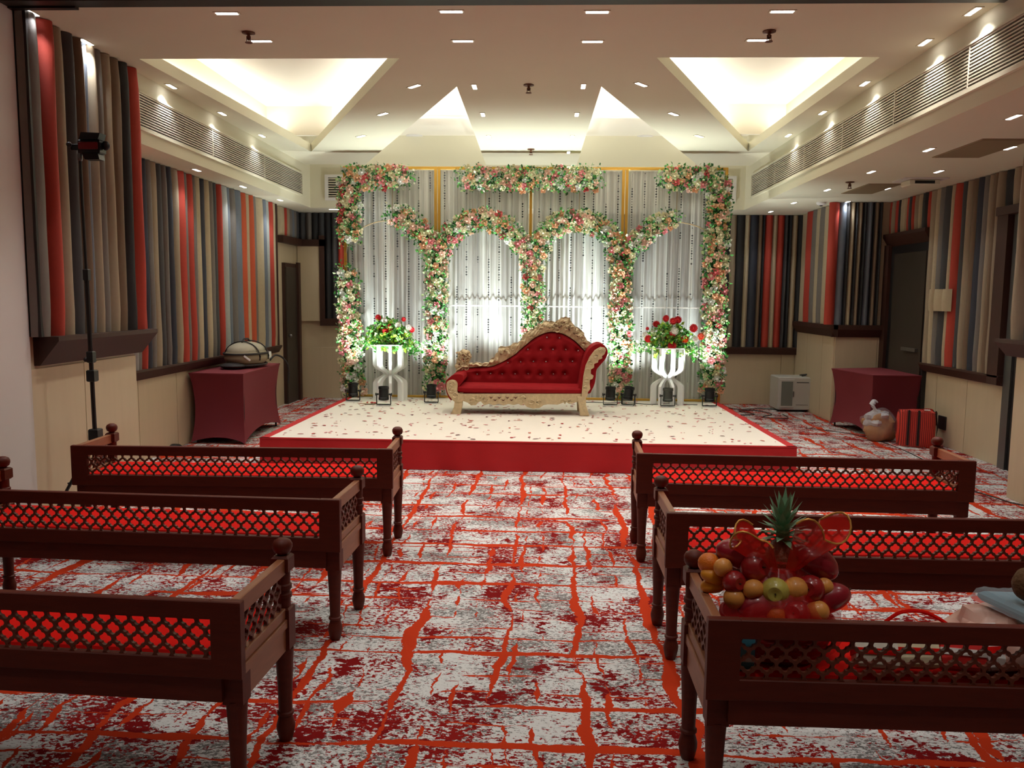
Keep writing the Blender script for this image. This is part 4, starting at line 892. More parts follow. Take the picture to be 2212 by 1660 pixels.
# small petal saucer by left pedestal light
sx_,sy_=(-2.16, 9.901)
t=thing('petal_plate','small pale plate with dark red petals beside the left pedestal light','plate',(sx_,sy_,ZS))
MB().lathe([(.04,.002),(.09,.012),(.092,.016),(.05,.008)],n=20).build('dish',mat('cream_dish',(222,206,180),.5),t,True)
MB().sphere((.02,0,.018),.02,.02,.01).sphere((.06,-.02,.018),.018,.018,.01).sphere((-.04,.01,.016),.012,.012,.008).build('petals',PET[0],t,True)
# ---------------------------------------------------------------- benches
LX_,DP=1.95,.44
def lattice_mesh(W_,Hh,th=.012):
    px,ry=.0535,.0345; b=MB(); A0=math.atan2(.00707,.0265)
    angs=[0,A0,.47,.64,.78,.93,1.12,1.34,PI/2]; angs=angs+[PI-a for a in angs[-2::-1]]; angs=angs+[a+PI for a in angs[1:-1]]
    def hexr(a):
        r_=9
        c,s=math.cos(a),math.sin(a)
        if abs(c)>1e-6: r_=px/2/abs(c)
        for dx,dy in ((px/2,ry),(-px/2,ry),(px/2,-ry),(-px/2,-ry)):
            D=math.hypot(dx,dy); q=(c*dx+s*dy)/D
            if q>1e-6: r_=min(r_,D/2/q)
        return r_
    def holer(a):
        # four-lobed opening
        best=.0115
        for k,(cx,cy,rr) in enumerate(((.0118,0,.0106),(-.0118,0,.0106),(0,.0104,.0100),(0,-.0104,.0100))):
            c,s=math.cos(a),math.sin(a); p=c*cx+s*cy; dd=p*p-(cx*cx+cy*cy-rr*rr)
            if dd>=0: best=max(best,p+math.sqrt(dd))
        return min(best,hexr(a)*.88)
    na=len(angs); HX=[(hexr(a)*math.cos(a),hexr(a)*math.sin(a)) for a in angs]; HO=[(holer(a)*math.cos(a),holer(a)*math.sin(a)) for a in angs]
    cx_=lambda v,m: max(-m,min(m,v))
    rows=4; nx=int(W_/px)+3
    for j in range(-1,rows+1):
        cy=(j-(rows-1)/2)*ry
        for i in range(-1,nx):
            cx=-W_/2+i*px+(px/2 if j%2 else 0)
            if cx<-W_/2-px/2 or cx>W_/2+px/2: continue
            ho=[(cx_(cx+x,W_/2),cx_(cy+y,Hh/2)) for x,y in HO]; hx=[(cx_(cx+x,W_/2),cx_(cy+y,Hh/2)) for x,y in HX]
            vs=[(x,-th/2,z) for x,z in hx]+[(x,-th/2,z) for x,z in ho]+[(x,th/2,z) for x,z in hx]+[(x,th/2,z) for x,z in ho]; fs=[]
            for k in range(na):
                k2=(k+1)%na
                if abs((hx[k][0]-ho[k2][0])*(hx[k2][1]-ho[k][1])-(hx[k2][0]-ho[k][0])*(hx[k][1]-ho[k2][1]))>1e-9:
                    fs.append((k,k2,na+k2,na+k)); fs.append((2*na+k2,2*na+k,3*na+k,3*na+k2))
                if math.hypot(ho[k][0]-ho[k2][0],ho[k][1]-ho[k2][1])>1e-5: fs.append((na+k,na+k2,3*na+k2,3*na+k))
            b.add(vs,fs)
    return b
def make_bench():
    # origin: middle of the back face on the floor; +y towards the stage
    t=thing('wooden_bench','bench','bench',(0,0,0)); X=LX_/2
    # rear frame
    for s in (-1,1): 
        b=MB(); xx=sorted((s*X,s*(X-.095))); b.bbox(xx[0],xx[1],0,.030,.435,.68,.003); b.build('back_stile',BENCH,t)
    MB().bbox(-X+.095,X-.095,.001,.028,.622,.6795,.003).build('top_rail',BENCH,t)
    MB().bbox(-X+.095,X-.095,.001,.028,.436,.500,.003).build('lower_rail',BENCH,t)
    MB().bbox(-X+.07,X-.07,.012,.030,.355,.437,.002).build('back_apron',BENCH,t)
    lattice_mesh(2*(X-.095),.130).build('back_lattice',BENCHD,t,loc=(0,.014,.561))
    # rear legs (under the back), front posts with finial
    def turned(front):
        zt=.435 if not front else .66; p=[(.022,0),(.026,.012),(.033,.045),(.033,.06),(.026,.085),(.024,.095),(.030,.10),(.030,.108),(.024,.112),(.026,.20),(.031,.30),(.033,.335),(.033,.345)]
        b=MB().lathe(p,n=14)
        if front:
            b.bbox(-.031,.031,-.031,.031,.345,.50,.006); b.lathe([(.026,.50),(.026,.53),(.031,.535),(.031,.548),(.025,.552),(.025,.562),(.031,.566),(.031,.58),(.026,.585),(.026,.63)],n=14)
            b.bbox(-.031,.031,-.031,.031,.625,.688,.008)
        else: b.bbox(-.033,.033,-.03,.03,.335,.437,.004)
        return b
    for s in (-1,1): turned(False).build('leg',BENCH,t,True,loc=(s*(X-.045),.062,0))
    for s in (-1,1):
        p=turned(True).build('front_post',BENCH,t,True,loc=(s*(X-.035),DP,0))
        MB().lathe([(.016,0),(.018,.006),(.030,.014),(.035,.028),(.035,.040),(.029,.052),(.016,.060),(.002,.062)],n=16).build('finial',BENCH,p,True,loc=(0,0,.686))
    lat=lattice_mesh(DP-.14,.130).data('side_lattice',BENCHD)
    for s in (-1,1):
        xs_=s*(X-.030)
        MB().bbox(xs_-.014,xs_+.014,.03,DP-.02,.622,.679,.003).build('arm_rail',mat('mahogany_arm',(150,96,64),.42,var=.25,vscale=9,stretch=(6,1,6)),t)
        MB().bbox(xs_-.013,xs_+.013,.03,DP-.02,.463,.500,.003).build('side_rail',MATS['mahogany_arm'],t)
        MB().bbox(xs_-.020,xs_+.020,.03,DP-.02,.430,.463,.003).build('seat_ledge',MATS['mahogany_arm'],t)
        MB().bbox(xs_-.013,xs_+.013,.06,DP-.02,.345,.430,.003).build('side_apron',MATS['mahogany_arm'],t)
        put('side_lattice',lat,t,(xs_,.03+(DP-.05)/2+.0,.561),(0,0,PI/2),(1.12,1,1))
    MB().bbox(-X+.06,X-.06,DP-.012,DP+.012,.345,.435,.003).build('front_apron',BENCH,t)
    MB().box(-X+.05,X-.05,.03,DP-.01,.405,.425).build('seat_board',BENCH,t)
    o=MB().bbox(-X+.055,X-.055,.035,DP-.005,.425,.498,.018).build('seat_cushion',REDCUSH,t,True)
    return t
proto=make_bench()
bl_=[(-.922,4.832,.034,'R','wooden lattice bench with red cushion, left side, row nearest the stage'),
 (-.927,3.585,-.032,'R','wooden lattice bench with red cushion, left side, middle row'),
 (-.909,2.335,-.047,'R','wooden lattice bench with red cushion, left side, row nearest the camera'),
 (.543,4.838,-.029,'L','wooden lattice bench with red cushion, right side, row nearest the stage'),
 (.525,3.479,0,'L','wooden lattice bench with red cushion, right side, middle row'),
 (.476,2.302,0,'L','wooden lattice bench carrying the wrapped fruit basket and gifts, right front')]
for i,(x,y,rz,sd,lab) in enumerate(bl_):
    o=proto if i==0 else copy_tree(proto)
    h=LX_/2*(-1 if sd=='R' else 1)
    o.location=(x+h*math.cos(rz),y+h*math.sin(rz),0); o.rotation_euler=(0,0,rz); o['label']=lab; o['group']='wooden benches in three rows'
# ---------------------------------------------------------------- skirted tables
def cloth_table(corners,h,label,arch=.10):
    # corners counter clockwise; stretched cover pulled in at half height, arched hems
    cx=sum(p[0] for p in corners)/4; cy=sum(p[1] for p in corners)/4
    t=thing('covered_table',label,'table',(cx,cy,0)); P=[(x-cx,y-cy) for x,y in corners]
    for k in range(4):
        a,c=P[k],P[(k+1)%4]; L=math.hypot(c[0]-a[0],c[1]-a[1]); nx,ny=(c[1]-a[1])/L,-(c[0]-a[0])/L
        def f(u,v):
            z0=.012+arch*max(0,math.sin(PI*u))**.7*min(1,L); z=z0+(h-z0)*v
            q=1-.11*math.sin(PI*min(1,(z/h)))**.8; bl=-.035*math.sin(PI*u)*math.sin(PI*v)
            return ((a[0]+(c[0]-a[0])*u)*q+nx*bl,(a[1]+(c[1]-a[1])*u)*q+ny*bl,z)
        MB().grid(f,16,14).build('stretch_cover',MAROON,t,True)
    MB().prism(P,'z',h-.012,h).build('table_top',MAROON,t)
    for x,y in P: MB().tube([(x*.86,y*.86,0),(x*.86,y*.86,h-.02)],.012,6).build('leg',DKGREY,t,True)
# left table
hL=(-3.2, 8.49, 0.0)
cloth_table([(-3.80,8.50),(-3.20,8.48),(-3.26,9.86),(-3.80,9.92)],.765,'maroon stretch-covered table against the left wall, backpack on top')
cloth_table([(3.80,10.72),(3.86,10.18),(4.30,9.50),(4.36,10.72)][0:0] or [(3.62, 10.572), (3.789, 9.662), (4.388, 9.693), (4.33, 10.78)],.735,'maroon stretch-covered table in front of the right service door')
# backpack -------------------------------------------------------
bxc,byc=-3.46,9.28; ZT=.766
t=thing('backpack','grey and olive backpack lying flat on the left maroon table','backpack',(bxc,byc,ZT),-.1); t.scale=(1,1,1.22)
CV=mat('canvas_olive',(138,124,100),.85,var=.12,vscale=20); CVL=mat('canvas_light',(160,150,130),.8,var=.1,vscale=14); CVD=mat('canvas_dark',(34,26,26),.7); CVB=mat('canvas_rust',(150,84,52),.8)
b=MB(); b.sphere((0,0,.10),.22,.33,.11,24,14)
b.v=[(x*(1 if abs(x)<.15 else 1),y,max(0.004,z)) for x,y,z in b.v]; b.build('main_body',CV,t,True)
MB().sphere((.0,.0,.155),.19,.29,.085,24,12).build('top_panel',CVL,t,True)
for z,r_ in ((.135,1.0),(.03,.93)):
    pts=[(.222*r_*math.cos(2*PI*k/28),.332*r_*math.sin(2*PI*k/28),z) for k in range(29)]; MB().tube(pts,.010,6).build('zip_band',CVD,t,True)
for yy in (-.10,.12):
    pts=[(.215*math.cos(PI*k/14-.2)*1.0,yy,.10+.145*math.sin(PI*k/14-.2)) for k in range(0,15)]
    MB().tube(pts,.011,5,.5).build('strap',CVD,t,True)
MB().bbox(-.03,.03,-.012,.012,.0,.06,.004).xf(Matrix.Translation((.20,.17,.08))@Matrix.Rotation(PI/2,4,'Z')).build('white_patch',mat('patch_white',(225,225,222),.5),t)
MB().bbox(-.04,.04,-.006,.006,-.01,.01,.003).xf(Matrix.Translation((.14,-.27,.10))@Matrix.Rotation(.5,4,'Z')@Matrix.Rotation(.6,4,'Y')).build('buckle_tag',MATS['patch_white'],t)
MB().tube([(0,-.10,.235),(0,-.05,.265),(0,.05,.265),(0,.10,.235)],.010,6).build('carry_handle',CVD,t,True)
MB().tube(spline([(.15,.30,.05),(.16,.42,.09),(.20,.54,.06),(.24,.60,-.02),(.25,.60,-.12),(.245,.59,-.20)],4),.010,6).build('hanging_strap',CVD,t,True)
MB().sphere((-.02,.28,.11),.10,.08,.07).build('side_pocket',CVB,t,True)
MB().sphere((-.02,-.30,.03),.14,.12,.03).build('shoulder_pad',CVD,t,True)
# ---------------------------------------------------------------- light stand with camera light
tx,ty=-3.13,5.50
t=thing('light_stand','tall black light stand with a small video lamp, in front of the left wall','light stand',(tx,ty,0))
zt_=2.549
xt=-3.151-tx
MB().tube([(0,0,.35),(xt*.3,0,1.0),(xt*.6,0,1.75)],.015,8).build('pole',BLACK,t,True)
MB().tube([(xt*.6,0,1.70),(xt,0,zt_)],.010,8).build('upper_pole',BLACK,t,True)
for z,s in ((.62,.034),(1.03,.028),(1.16,.022),(1.72,.018)):
    k=z/2.6; MB().bbox(xt*k-s*.8,xt*k+s*1.2,-s,s,z-.04,z+.04,.006).build('collar',BLACK,t)
MB().sphere((xt*.42-.035,0,1.14),.016).build('clamp_knob',BLACK,t,True)
for a in (3.95,5.7,1.5):
    ca,sa=math.cos(a),math.sin(a); lg=MB().tube([(0.0,0,.60),(.34*ca*.98,.34*sa*.98,.015)],.011,6).build('leg',BLACK,t,True)
    MB().sphere((.34*ca,.34*sa,.012),.016,.016,.012).build('rubber_foot',BLACK,lg,True)
    MB().tube([(0,0,.33),(.19*ca,.19*sa,.30)],.006,5).build('brace',DKGREY,t,True)
hx=xt+.085; hz=zt_+.02
MB().bbox(hx-.075,hx+.075,-.04,.04,hz-.045,hz+.045,.008).build('lamp_body',BLACK,t)
MB().bbox(hx-.068,hx+.062,-.046,-.039,hz-.02,hz+.028,.004).build('red_lamp_face',mat('lamp_red_panel',(120,30,34),.3),t)
MB().prism([(hx-.06,hz+.045),(hx+.07,hz+.045),(hx+.085,hz+.085),(hx-.045,hz+.09)],'y',-.05,.03).build('barn_door',BLACK,t)
MB().prism([(hx-.05,hz-.045),(hx+.06,hz-.045),(hx+.07,hz-.085),(hx-.03,hz-.085)],'y',-.04,.03).build('barn_door',BLACK,t)
MB().bbox(xt-.055,hx-.07,-.012,.012,hz-.02,hz+.02,.004).build('tilt_bracket',BLACK,t); MB().sphere((hx+.095,0,hz+.01),.028,.02,.032).build('side_knob',BLACK,t,True); MB().sphere((xt-.06,-.02,hz+.015),.018).build('tilt_knob',BLACK,t,True)
MB().lathe([(.012,0),(.016,.01),(.016,.04),(.012,.05)],c=(xt,0,zt_-.07),n=10).build('stud',STEEL,t,True)
# ---------------------------------------------------------------- things on the floor at right
# white cabinet
x0,y0=(3.449, 12.049)
cabx0=3.298
t=thing('white_cabinet','small white cabinet with glass door beside the right pillar','cabinet',(cabx0+.21,11.78,0))
MB().bbox(-.21,.24,-.0,.42,.03,.50,.012).build('body',mat('cabinet_white',(196,194,188),.4),t)
dr=MB().bbox(-.19,.02,-.012,.0,.06,.47,.006).build('door',MATS['cabinet_white'],t); MB().box(-.165,-.005,-.016,-.011,.09,.44).build('door_glass',GLASSM,dr); MB().box(-.0,.012,-.026,-.012,.22,.30).build('handle',STEEL,dr)
MB().box(.05,.22,-.004,.002,.42,.43).box(.05,.22,-.004,.002,.10,.105).build('vent_slots',DKGREY,t)
for sx_ in (-.18,.2):
    MB().lathe([(.02,0),(.02,.03)],c=(sx_,.05,0),n=8).build('foot',BLACK,t,True)
tp=MB().tube(spline([(cabx0+.35,11.85,.515),(cabx0+.42,11.9,.52),(cabx0+.36,11.98,.515),(cabx0+.45,11.95,.53)],5),.009,5).build('adapter_cable',CORD,None,True); tag(tp,'black coiled lead lying on the white cabinet','cable')
cable([(2.42,11.6,.006),(2.6,11.35,.006),(2.9,11.45,.006),(2.75,11.75,.006),(3.0,11.85,.006),(3.15,11.5,.006),(2.95,11.2,.006),(3.25,11.1,.006),(3.3,11.5,.006)],'tangled black cable on the carpet beside the stage',.006)
cable([(2.3,11.9,.006),(2.6,12.1,.006),(2.8,11.95,.006),(3.1,12.05,.006),(3.4,11.95,.006)],'black cable running along the back wall to the white cabinet',.006)
cable([(3.239, 10.28, 0.006), (3.69, 9.807, 0.006), (3.835, 8.867, 0.006), (3.727, 7.53, 0.006)],'thin black cable lying across the carpet at right',.004)
cable([(3.618, 6.946, 0.006), (3.669, 6.788, 0.006), (3.711, 6.591, 0.006), (3.768, 6.493, 0.006)],'thin black cable at the foot of the right wall block',.005)
# plastic bag
bx,by=(3.809, 9.381)
t=thing('plastic_bag','knotted white plastic carrier bag of brown goods on the carpet','plastic bag',(bx,by+.1,0))
b=MB(); b.sphere((0,0,.15),.19,.15,.17,24,14,.35,3); b.v=[(x,y,max(.004,z)) for x,y,z in b.v]; b.build('bag_contents',mat('brown_goods',(176,120,60),.7,var=.5,vscale=14),t,True)
b=MB(); b.sphere((0,0,.17),.205,.165,.19,28,16,.30,3); b.v=[(x,y,max(.003,z)) for x,y,z in b.v]; b.build('bag_film',PLAST,t,True)
b=MB(); b.sphere((-.02,0,.245),.15,.13,.10,24,12,.5,6); b.build('bag_top',mat('bag_white_film',(220,220,226),.35,alpha=.7),t,True)
MB().tube(spline([(-.05,-.02,.30),(-.06,-.03,.36),(-.09,-.03,.41),(-.075,-.02,.46),(-.03,-.02,.44)],4),[.05,.045,.04,.035,.03,.025,.03,.034,.036,.036,.034,.03,.03,.028,.025,.02,.012],8,.6).build('knotted_handles',mat('bag_white',(215,215,222),.35,alpha=.85),t,True)
# striped bag
bx,by=(4.079, 9.032)
def stripeM():
    m=bpy.data.materials.new('red_striped_woven'); m.use_nodes=True; nt=m.node_tree; b=nt.nodes['Principled BSDF']; b.inputs['Roughness'].default_value=.55; L=nt.links.new
    tc=N(nt,'ShaderNodeTexCoord'); wv=N(nt,'ShaderNodeTexWave'); wv.bands_direction='X'; wv.inputs['Scale'].default_value=16; wv.inputs['Distortion'].default_value=.3; L(tc.outputs['Object'],wv.inputs[0])
    cr=N(nt,'ShaderNodeValToRGB'); cr.color_ramp.elements[0].position=.3; cr.color_ramp.elements[0].color=lin((120,24,26)); cr.color_ramp.elements[1].position=.5; cr.color_ramp.elements[1].color=lin((214,62,48)); L(wv.outputs[0],cr.inputs[0]); L(cr.outputs[0],b.inputs['Base Color']); return m
STR=stripeM()
t=thing('striped_bag','red and dark striped woven tote bag with black straps on the carpet','bag',(bx+.02,by+.15,0),-.25)
def tote(u,v,face=0):
    a=2*PI*u; ex=.19*(1+.04*math.sin(3*a)); ey=.14; c,s=math.cos(a),math.sin(a); q=4
    x=ex*math.copysign(abs(c)**(2/q),c); y=ey*math.copysign(abs(s)**(2/q),s); k=.94+.08*math.sin(PI*v)-.03*(v>.9)
    return (x*k,y*k,.004+.39*v+.012*math.sin(2*a)*v)
MB().grid(tote,48,10).build('bag_body',STR,t,True)
MB().grid(lambda u,v:((u-.5)*.34,(v-.5)*.24,.385+.02*math.sin(PI*u)*math.sin(PI*v)),10,6).build('bag_top',STR,t,True)
for xx in (-.10,.0): MB().bbox(xx-.012,xx+.012,-.150,-.144,.02,.41,.002).build('strap',BLACK,t)
MB().tube([(.185,-.05,.40),(.21,-.03,.2),(.19,-.05,.02)],.007,5).build('edge_piping',BLACK,t,True)
MB().bbox(-.03,.03,-.04,.0,.405,.415,.003).xf(Matrix.Translation((.09,-.06,.0))).build('white_tag',MATS['patch_white'],t)
# dark object on floor behind the left bench
x,y=(-3.839, 8.156)
t=thing('round_floor_box','low dark round thing on the carpet beside the left table','box',(x,y,0)); MB().lathe([(.10,0),(.10,.03),(.08,.05),(.02,.06)],n=20).build('lid',BLACK,t,True); MB().lathe([(.105,.0),(.105,.012)],n=20).build('base',DKGREY,t,True)
# ---------------------------------------------------------------- fruit basket on the right front bench
YQ=2.52; ZB=.499
fb=(0.734, 0.594)
bc=Vector((fb[0],YQ,ZB))
t=thing('fruit_basket','round cane fruit basket with red netted wrap on the right front bench','basket',tuple(bc))
CANE=mat('red_cane',(150,30,30),.6,var=.2)
MB().lathe([(.10,.0),(.13,.01),(.168,.10),(.172,.11),(.165,.112),(.12,.02),(.02,.015)],n=28).build('basket_bowl',CANE,t,True)
for z,r_ in ((.03,.138),(.06,.152),(.09,.166),(.112,.172)):
    MB().tube([(r_*math.cos(2*PI*k/28),r_*math.sin(2*PI*k/28),z+.004*math.sin(k*2.2)) for k in range(29)],.006,5).build('cane_band',CANE,t,True)
# wrap film: thin red organza gathered at the top, flaring upward
def redfilm():
    m=bpy.data.materials.new('red_organza_film'); m.use_nodes=True; nt=m.node_tree; b=nt.nodes['Principled BSDF']; b.inputs['Base Color'].default_value=lin((214,20,26)); b.inputs['Roughness'].default_value=.28
    b.inputs['Alpha'].default_value=.33; return m
FILM=redfilm(); GOLDE=mat('gold_ribbon_edge',(214,160,80),.35,.5)
def filmf(u,v):
    a=2*PI*u; 
    R=[.178,.200,.192,.160,.110,.055][min(5,int(v*5))]; k=v*5-int(v*5); Rn=[.178,.200,.192,.160,.110,.055,.055][min(6,int(v*5)+1)]
    r_=R+(Rn-R)*k; r_*=1+.035*math.sin(11*a+3*v)*(.4+v)
    return (r_*1.0*math.cos(a),r_*.86*math.sin(a),.03+.25*v)
MB().grid(filmf,66,16).build('red_wrap',FILM,t,True)
for side,(a0,a1,hh,rr) in enumerate(((-1.5,.8,.135,.105),(2.1,4.4,.095,.085))):
    def fl(u,v):
        a=a0+(a1-a0)*u; r_=.045+rr*v*(1+.25*math.sin(u*13)); return (r_*math.cos(a)*1.15,r_*math.sin(a)*.6-.02,.27+hh*v*(1+.3*math.sin(u*9+1))+.012*math.sin(u*21)*v)
    MB().grid(fl,30,6).build('wrap_flare',mat('red_organza_flare',(222,36,26),.3,alpha=.72),t,True)
    MB().tube([fl(k/30,1) for k in range(31)],.0035,5).build('gold_edging',GOLDE,t,True)
MB().lathe([(.052,.265),(.045,.28),(.052,.295)],n=16).build('tie',FILM,t,True)
# fruit: each piece a thing
SKIN={'apple':(158,26,34),'yapple':(186,176,84),'mango':(150,28,40),'orange':(226,120,40),'peach':(206,140,70),'ppl':(140,90,40)}
MR=mat('apple_red',(160,30,34),.3,var=.35,vscale=14,coat=.4); MG=mat('guava_green',(188,178,84),.35,var=.2,vscale=12,coat=.3); MM=mat('mango_red',(150,26,44),.3,var=.35,vscale=9,coat=.4); MO=mat('orange_peel',(226,122,34),.45,var=.1,bump=.2,bscale=200); MPc=mat('peach_skin',(230,158,78),.4,var=.25,vscale=12,coat=.2); MK=mat('banana_yellow',(226,150,40),.4,var=.15)
CAV=mat('stem_brown',(70,44,24),.7)
def fruit(u,v,kind,r,yo,lab,n):
    x,z=u,v; y=YQ+yo
    o=thing(n,lab,n.replace('_',' '),(x,y,z),0)
    rt=random.Random(int(x*9999)); 
    if kind in('apple','guava','orange','peach'):
        b=MB(); b.sphere((0,0,0),r,r,r*.93,18,12)
        b.v=[(a,c,d-(.30*r*math.exp(-((a*a+c*c)/(.08*r*r)))if d>0 else -.12*r*math.exp(-((a*a+c*c)/(.08*r*r))))) for a,c,d in b.v]
        rot=Matrix.Rotation(rt.uniform(.9,1.6) if kind in('apple','guava') else rt.uniform(-1.2,-.4),4,'X')@Matrix.Rotation(rt.uniform(-.6,.6),4,'Y')
        b.xf(rot); b.build('flesh',{'apple':MR,'guava':MG,'orange':MO,'peach':MPc}[kind],o,True)
        MB().tube([(0,0,r*.5),(0.002,0,r*.85)],r*.06,5).xf(rot).build('stalk',CAV,o,True)
    else:
        b=MB(); b.sphere((0,0,0),r*1.5,r,r*.95,20,12); b.v=[(a,c,d+.12*r*math.cos(a/r*1.2)) for a,c,d in b.v]; rot=Matrix.Rotation(rt.uniform(-.5,.5),4,'Y'); b.xf(rot)
        b.build('flesh',MM if kind=='mango' else MK,o,True); MB().tube([(r*1.42,0,.04*r),(r*1.62,0,.06*r)],r*.07,5).xf(rot).build('stalk',CAV,o,True)
FR=[(0.521, 0.768, 'orange', 0.036, 0.02, 'orange at the upper left edge of the fruit heap', 'orange_fruit'), (0.553, 0.773, 'peach', 0.03, -0.03, 'pale peach resting high on the left of the heap', 'peach'), (0.528, 0.732, 'banana', 0.026, 0.0, 'yellow-orange banana curving at the left edge', 'banana'), (0.532, 0.698, 'banana', 0.026, 0.01, 'lower yellow-orange banana at the left edge', 'banana'), (0.585, 0.733, 'apple', 0.037, -0.05, 'pink-red apple in the left middle of the heap', 'apple'), (0.585, 0.686, 'peach', 0.034, -0.06, 'orange-tinted peach low on the left, tucked beside the red mango', 'peach'), (0.651, 0.667, 'mango', 0.04, -0.07, 'dark red mango with sticker at the bottom of the heap', 'mango'), (0.639, 0.719, 'peach', 0.033, -0.07, 'yellow peach left of the green guava', 'peach'), (0.654, 0.772, 'apple', 0.048, -0.02, 'large dark red apple left of the pineapple', 'apple'), (0.603, 0.797, 'mango', 0.045, 0.02, 'dark mango behind the apples, upper left', 'mango'), (0.702, 0.718, 'guava', 0.043, -0.08, 'yellow-green guava in the centre of the heap', 'guava'), (0.705, 0.647, 'orange', 0.032, -0.09, 'small orange at the bottom centre', 'orange_fruit'), (0.762, 0.656, 'apple', 0.042, -0.1, 'bright red apple at the bottom right of centre', 'apple'), (0.764, 0.722, 'peach', 0.04, -0.07, 'brownish peach right of the guava', 'peach'), (0.814, 0.723, 'apple', 0.042, -0.06, 'orange-red apple right of the brownish peach', 'apple'), (0.827, 0.663, 'peach', 0.036, -0.09, 'golden peach at the bottom right', 'peach'), (0.856, 0.725, 'peach', 0.03, -0.05, 'small pale peach at the right edge', 'peach'), (0.849, 0.782, 'mango', 0.048, 0.0, 'pinkish mango at the upper right of the heap', 'mango'), (0.878, 0.683, 'mango', 0.046, -0.04, 'dark red mango at the lower right edge', 'mango'), (0.818, 0.786, 'mango', 0.04, 0.04, 'green-shouldered mango beside the pineapple', 'mango')]
for (u,v,k,r,yo,lab,n) in FR: fruit(u,max(v,ZB+.02+r),k,r,yo+.0,lab,n)
# pineapple
pp=[(0.746, 0.794), (0.735, 0.864), (0.725, 0.976)]
ppz0=pp[0][1]
t=thing('pineapple','pineapple with green leaf crown rising from the fruit basket','pineapple',(pp[0][0],YQ+.02,ppz0-.02))
b=MB(); b.sphere((0,0,.0),.052,.052,.085,24,16); b.v=[(x*(1+.05*math.sin(math.atan2(y,x)*8+z*90)),y*(1+.05*math.sin(math.atan2(y,x)*8+z*90)),z) for x,y,z in b.v]
b.build('fruit_body',mat('pineapple_skin',(120,62,38),.55,var=.35,vscale=40,bump=.6,bscale=60),t,True)
hc=pp[1][1]-ppz0+.02; ht=pp[2][1]-ppz0+.02
PL=mat('pineapple_leaf',(126,168,134),.45,var=.2,vscale=15); r=random.Random(9)
for k in range(46):
    lay=k/46; a=k*2.4; L=.082+.030*lay; el=.05+1.3*lay
    d=Vector((math.cos(a)*math.cos(el),math.sin(a)*math.cos(el),math.sin(el))); sd=Vector((-math.sin(a),math.cos(a),0))*.0125; dn=Vector((0,0,-1))
    p0=Vector((0,0,.075+.06*lay)); p1=p0+d*L*.45; p2=p0+d*L+dn*.018*(1-lay); mid=d.cross(sd).normalized()*.003
    MB().add([p0-sd*.7,p0+sd*.7,p1+sd,p1-sd,p2,p1-mid,p0-mid],[(0,6,5,3),(6,1,2,5),(3,5,4),(5,2,4)]).build('crown_leaf',PL,t)
MB().lathe([(.022,.06),(.02,.12),(.01,.15)],n=8).build('crown_core',PL,t,True)
# gifts and packets on the seat of the same bench
pb=[(1.289, 0.685), (1.411, 0.688)]
t=thing('pink_bag','crumpled translucent pink plastic bag under the blue parcel','plastic bag',(1.395,2.50,ZB))
b=MB(); b.sphere((0,0,.065),.17,.13,.10,28,16,.5,8); b.v=[(x+.15*max(0,z-.08),y,max(.003,z)) for x,y,z in b.v]; b.build('bag_film',mat('pink_film',(226,184,168),.35,alpha=.82,var=.2,vscale=12),t,True)
MB().sphere((-.02,.0,.05),.12,.09,.05,16,10,.3,2).build('wrapped_cloth',mat('cream_cloth',(214,196,150),.7),t,True)
t=thing('blue_parcel','pale blue folded cloth parcel in clear film on the pink bag','parcel',(1.50,2.46,ZB+.155),.0)
b=MB().bbox(-.13,.17,-.12,.12,0,.03,.01); b.xf(Matrix.Rotation(.20,4,'Y')@Matrix.Rotation(.5,4,'Z')); b.build('folded_cloth',mat('blue_cloth',(120,160,176),.7,var=.08),t,True)
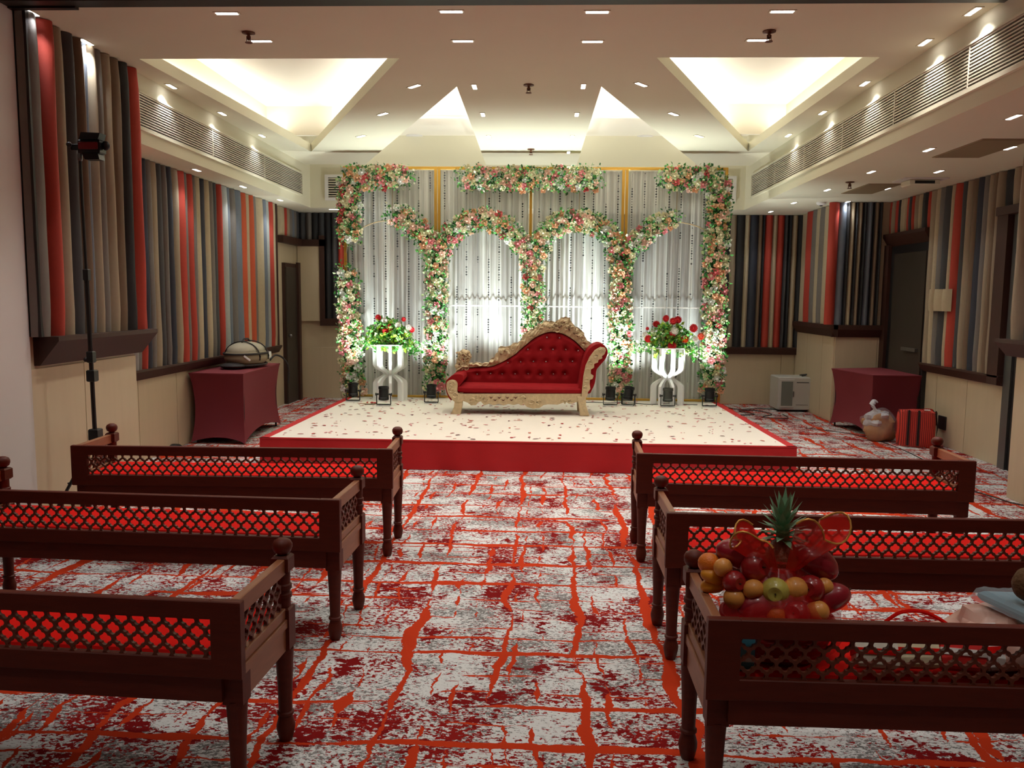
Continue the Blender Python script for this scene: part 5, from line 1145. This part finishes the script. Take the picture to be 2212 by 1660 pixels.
b=MB().grid(lambda u,v:((u-.5)*.36,(v-.5)*.30,.036+.006*noise.noise(Vector((u*9,v*9,2)))-(.035 if abs(u-.5)>.45 or abs(v-.5)>.45 else 0)),30,24); b.xf(Matrix.Rotation(.20,4,'Y')@Matrix.Rotation(.5,4,'Z')@Matrix.Translation((.02,0,0))); b.build('clear_film',mat('film_clear',(200,215,225),.15,alpha=.3),t,True)
cc=(1.422, 0.777)
t=thing('coconut','brown husked coconut on the blue parcel','coconut',(cc[0]+.012,2.42,cc[1]-.012))
MB().sphere((0,0,0),.042,.042,.05,18,12,.08,4).build('husk',mat('coconut_husk',(96,66,34),.8,var=.4,vscale=25,bump=.8,bscale=60),t,True); MB().lathe([(.012,.04),(.008,.065),(.001,.075)],n=8).build('tuft',CAV,t,True)
r=random.Random(4); cols=[(240,234,214),(226,220,186),(214,50,46),(244,242,236),(236,222,180),(220,66,60),(236,230,210)]
labs=['cream gift packet nearest the fruit basket','olive patterned packet second from the basket','red packet between cream packets','white packet with red band','sand coloured packet near the pink bag','deep red packet under the pink bag side','pale packet farthest right on the bench seat']
for i in range(7):
    x=.985+.125*i; t=thing('gift_packet',labs[i],'packet',(x,2.368+.010*(i%2),ZB+.018),r.uniform(-.2,.2)); t.rotation_euler.x=-.55
    h=r.uniform(.085,.115); MB().bbox(-.06,.06,-.03,.03,0,h+.025,.008).build('packet_body',mat('packet_%d'%i,cols[i],.35,var=.3,vscale=30),t,True)
    MB().box(-.062,.062,-.032,.032,h*.4,h*.6).build('ribbon',REDCUSH if i not in(2,5) else mat('ribbon_white',(225,220,215),.4),t)
t=thing('blue_sachet','small turquoise sachet against the bench back, far left of the gifts','sachet',(.60,2.37,ZB)); MB().bbox(-.028,.028,-.01,.01,.0,.115,.004).build('sachet_body',mat('turquoise_film',(60,150,176),.3),t,True); MB().box(-.029,.029,-.011,.011,.03,.045).build('white_band',MATS['patch_white'],t)
cable([(1.06,2.50,ZB+.11),(1.10,2.49,ZB+.145),(1.16,2.49,ZB+.150),(1.22,2.50,ZB+.125),(1.27,2.5,ZB+.09)],'red cord looped over the gift packets',.006,'red_cord').data.materials[0]=REDCUSH
bpy.data.objects['red_cord']['category']='cord'
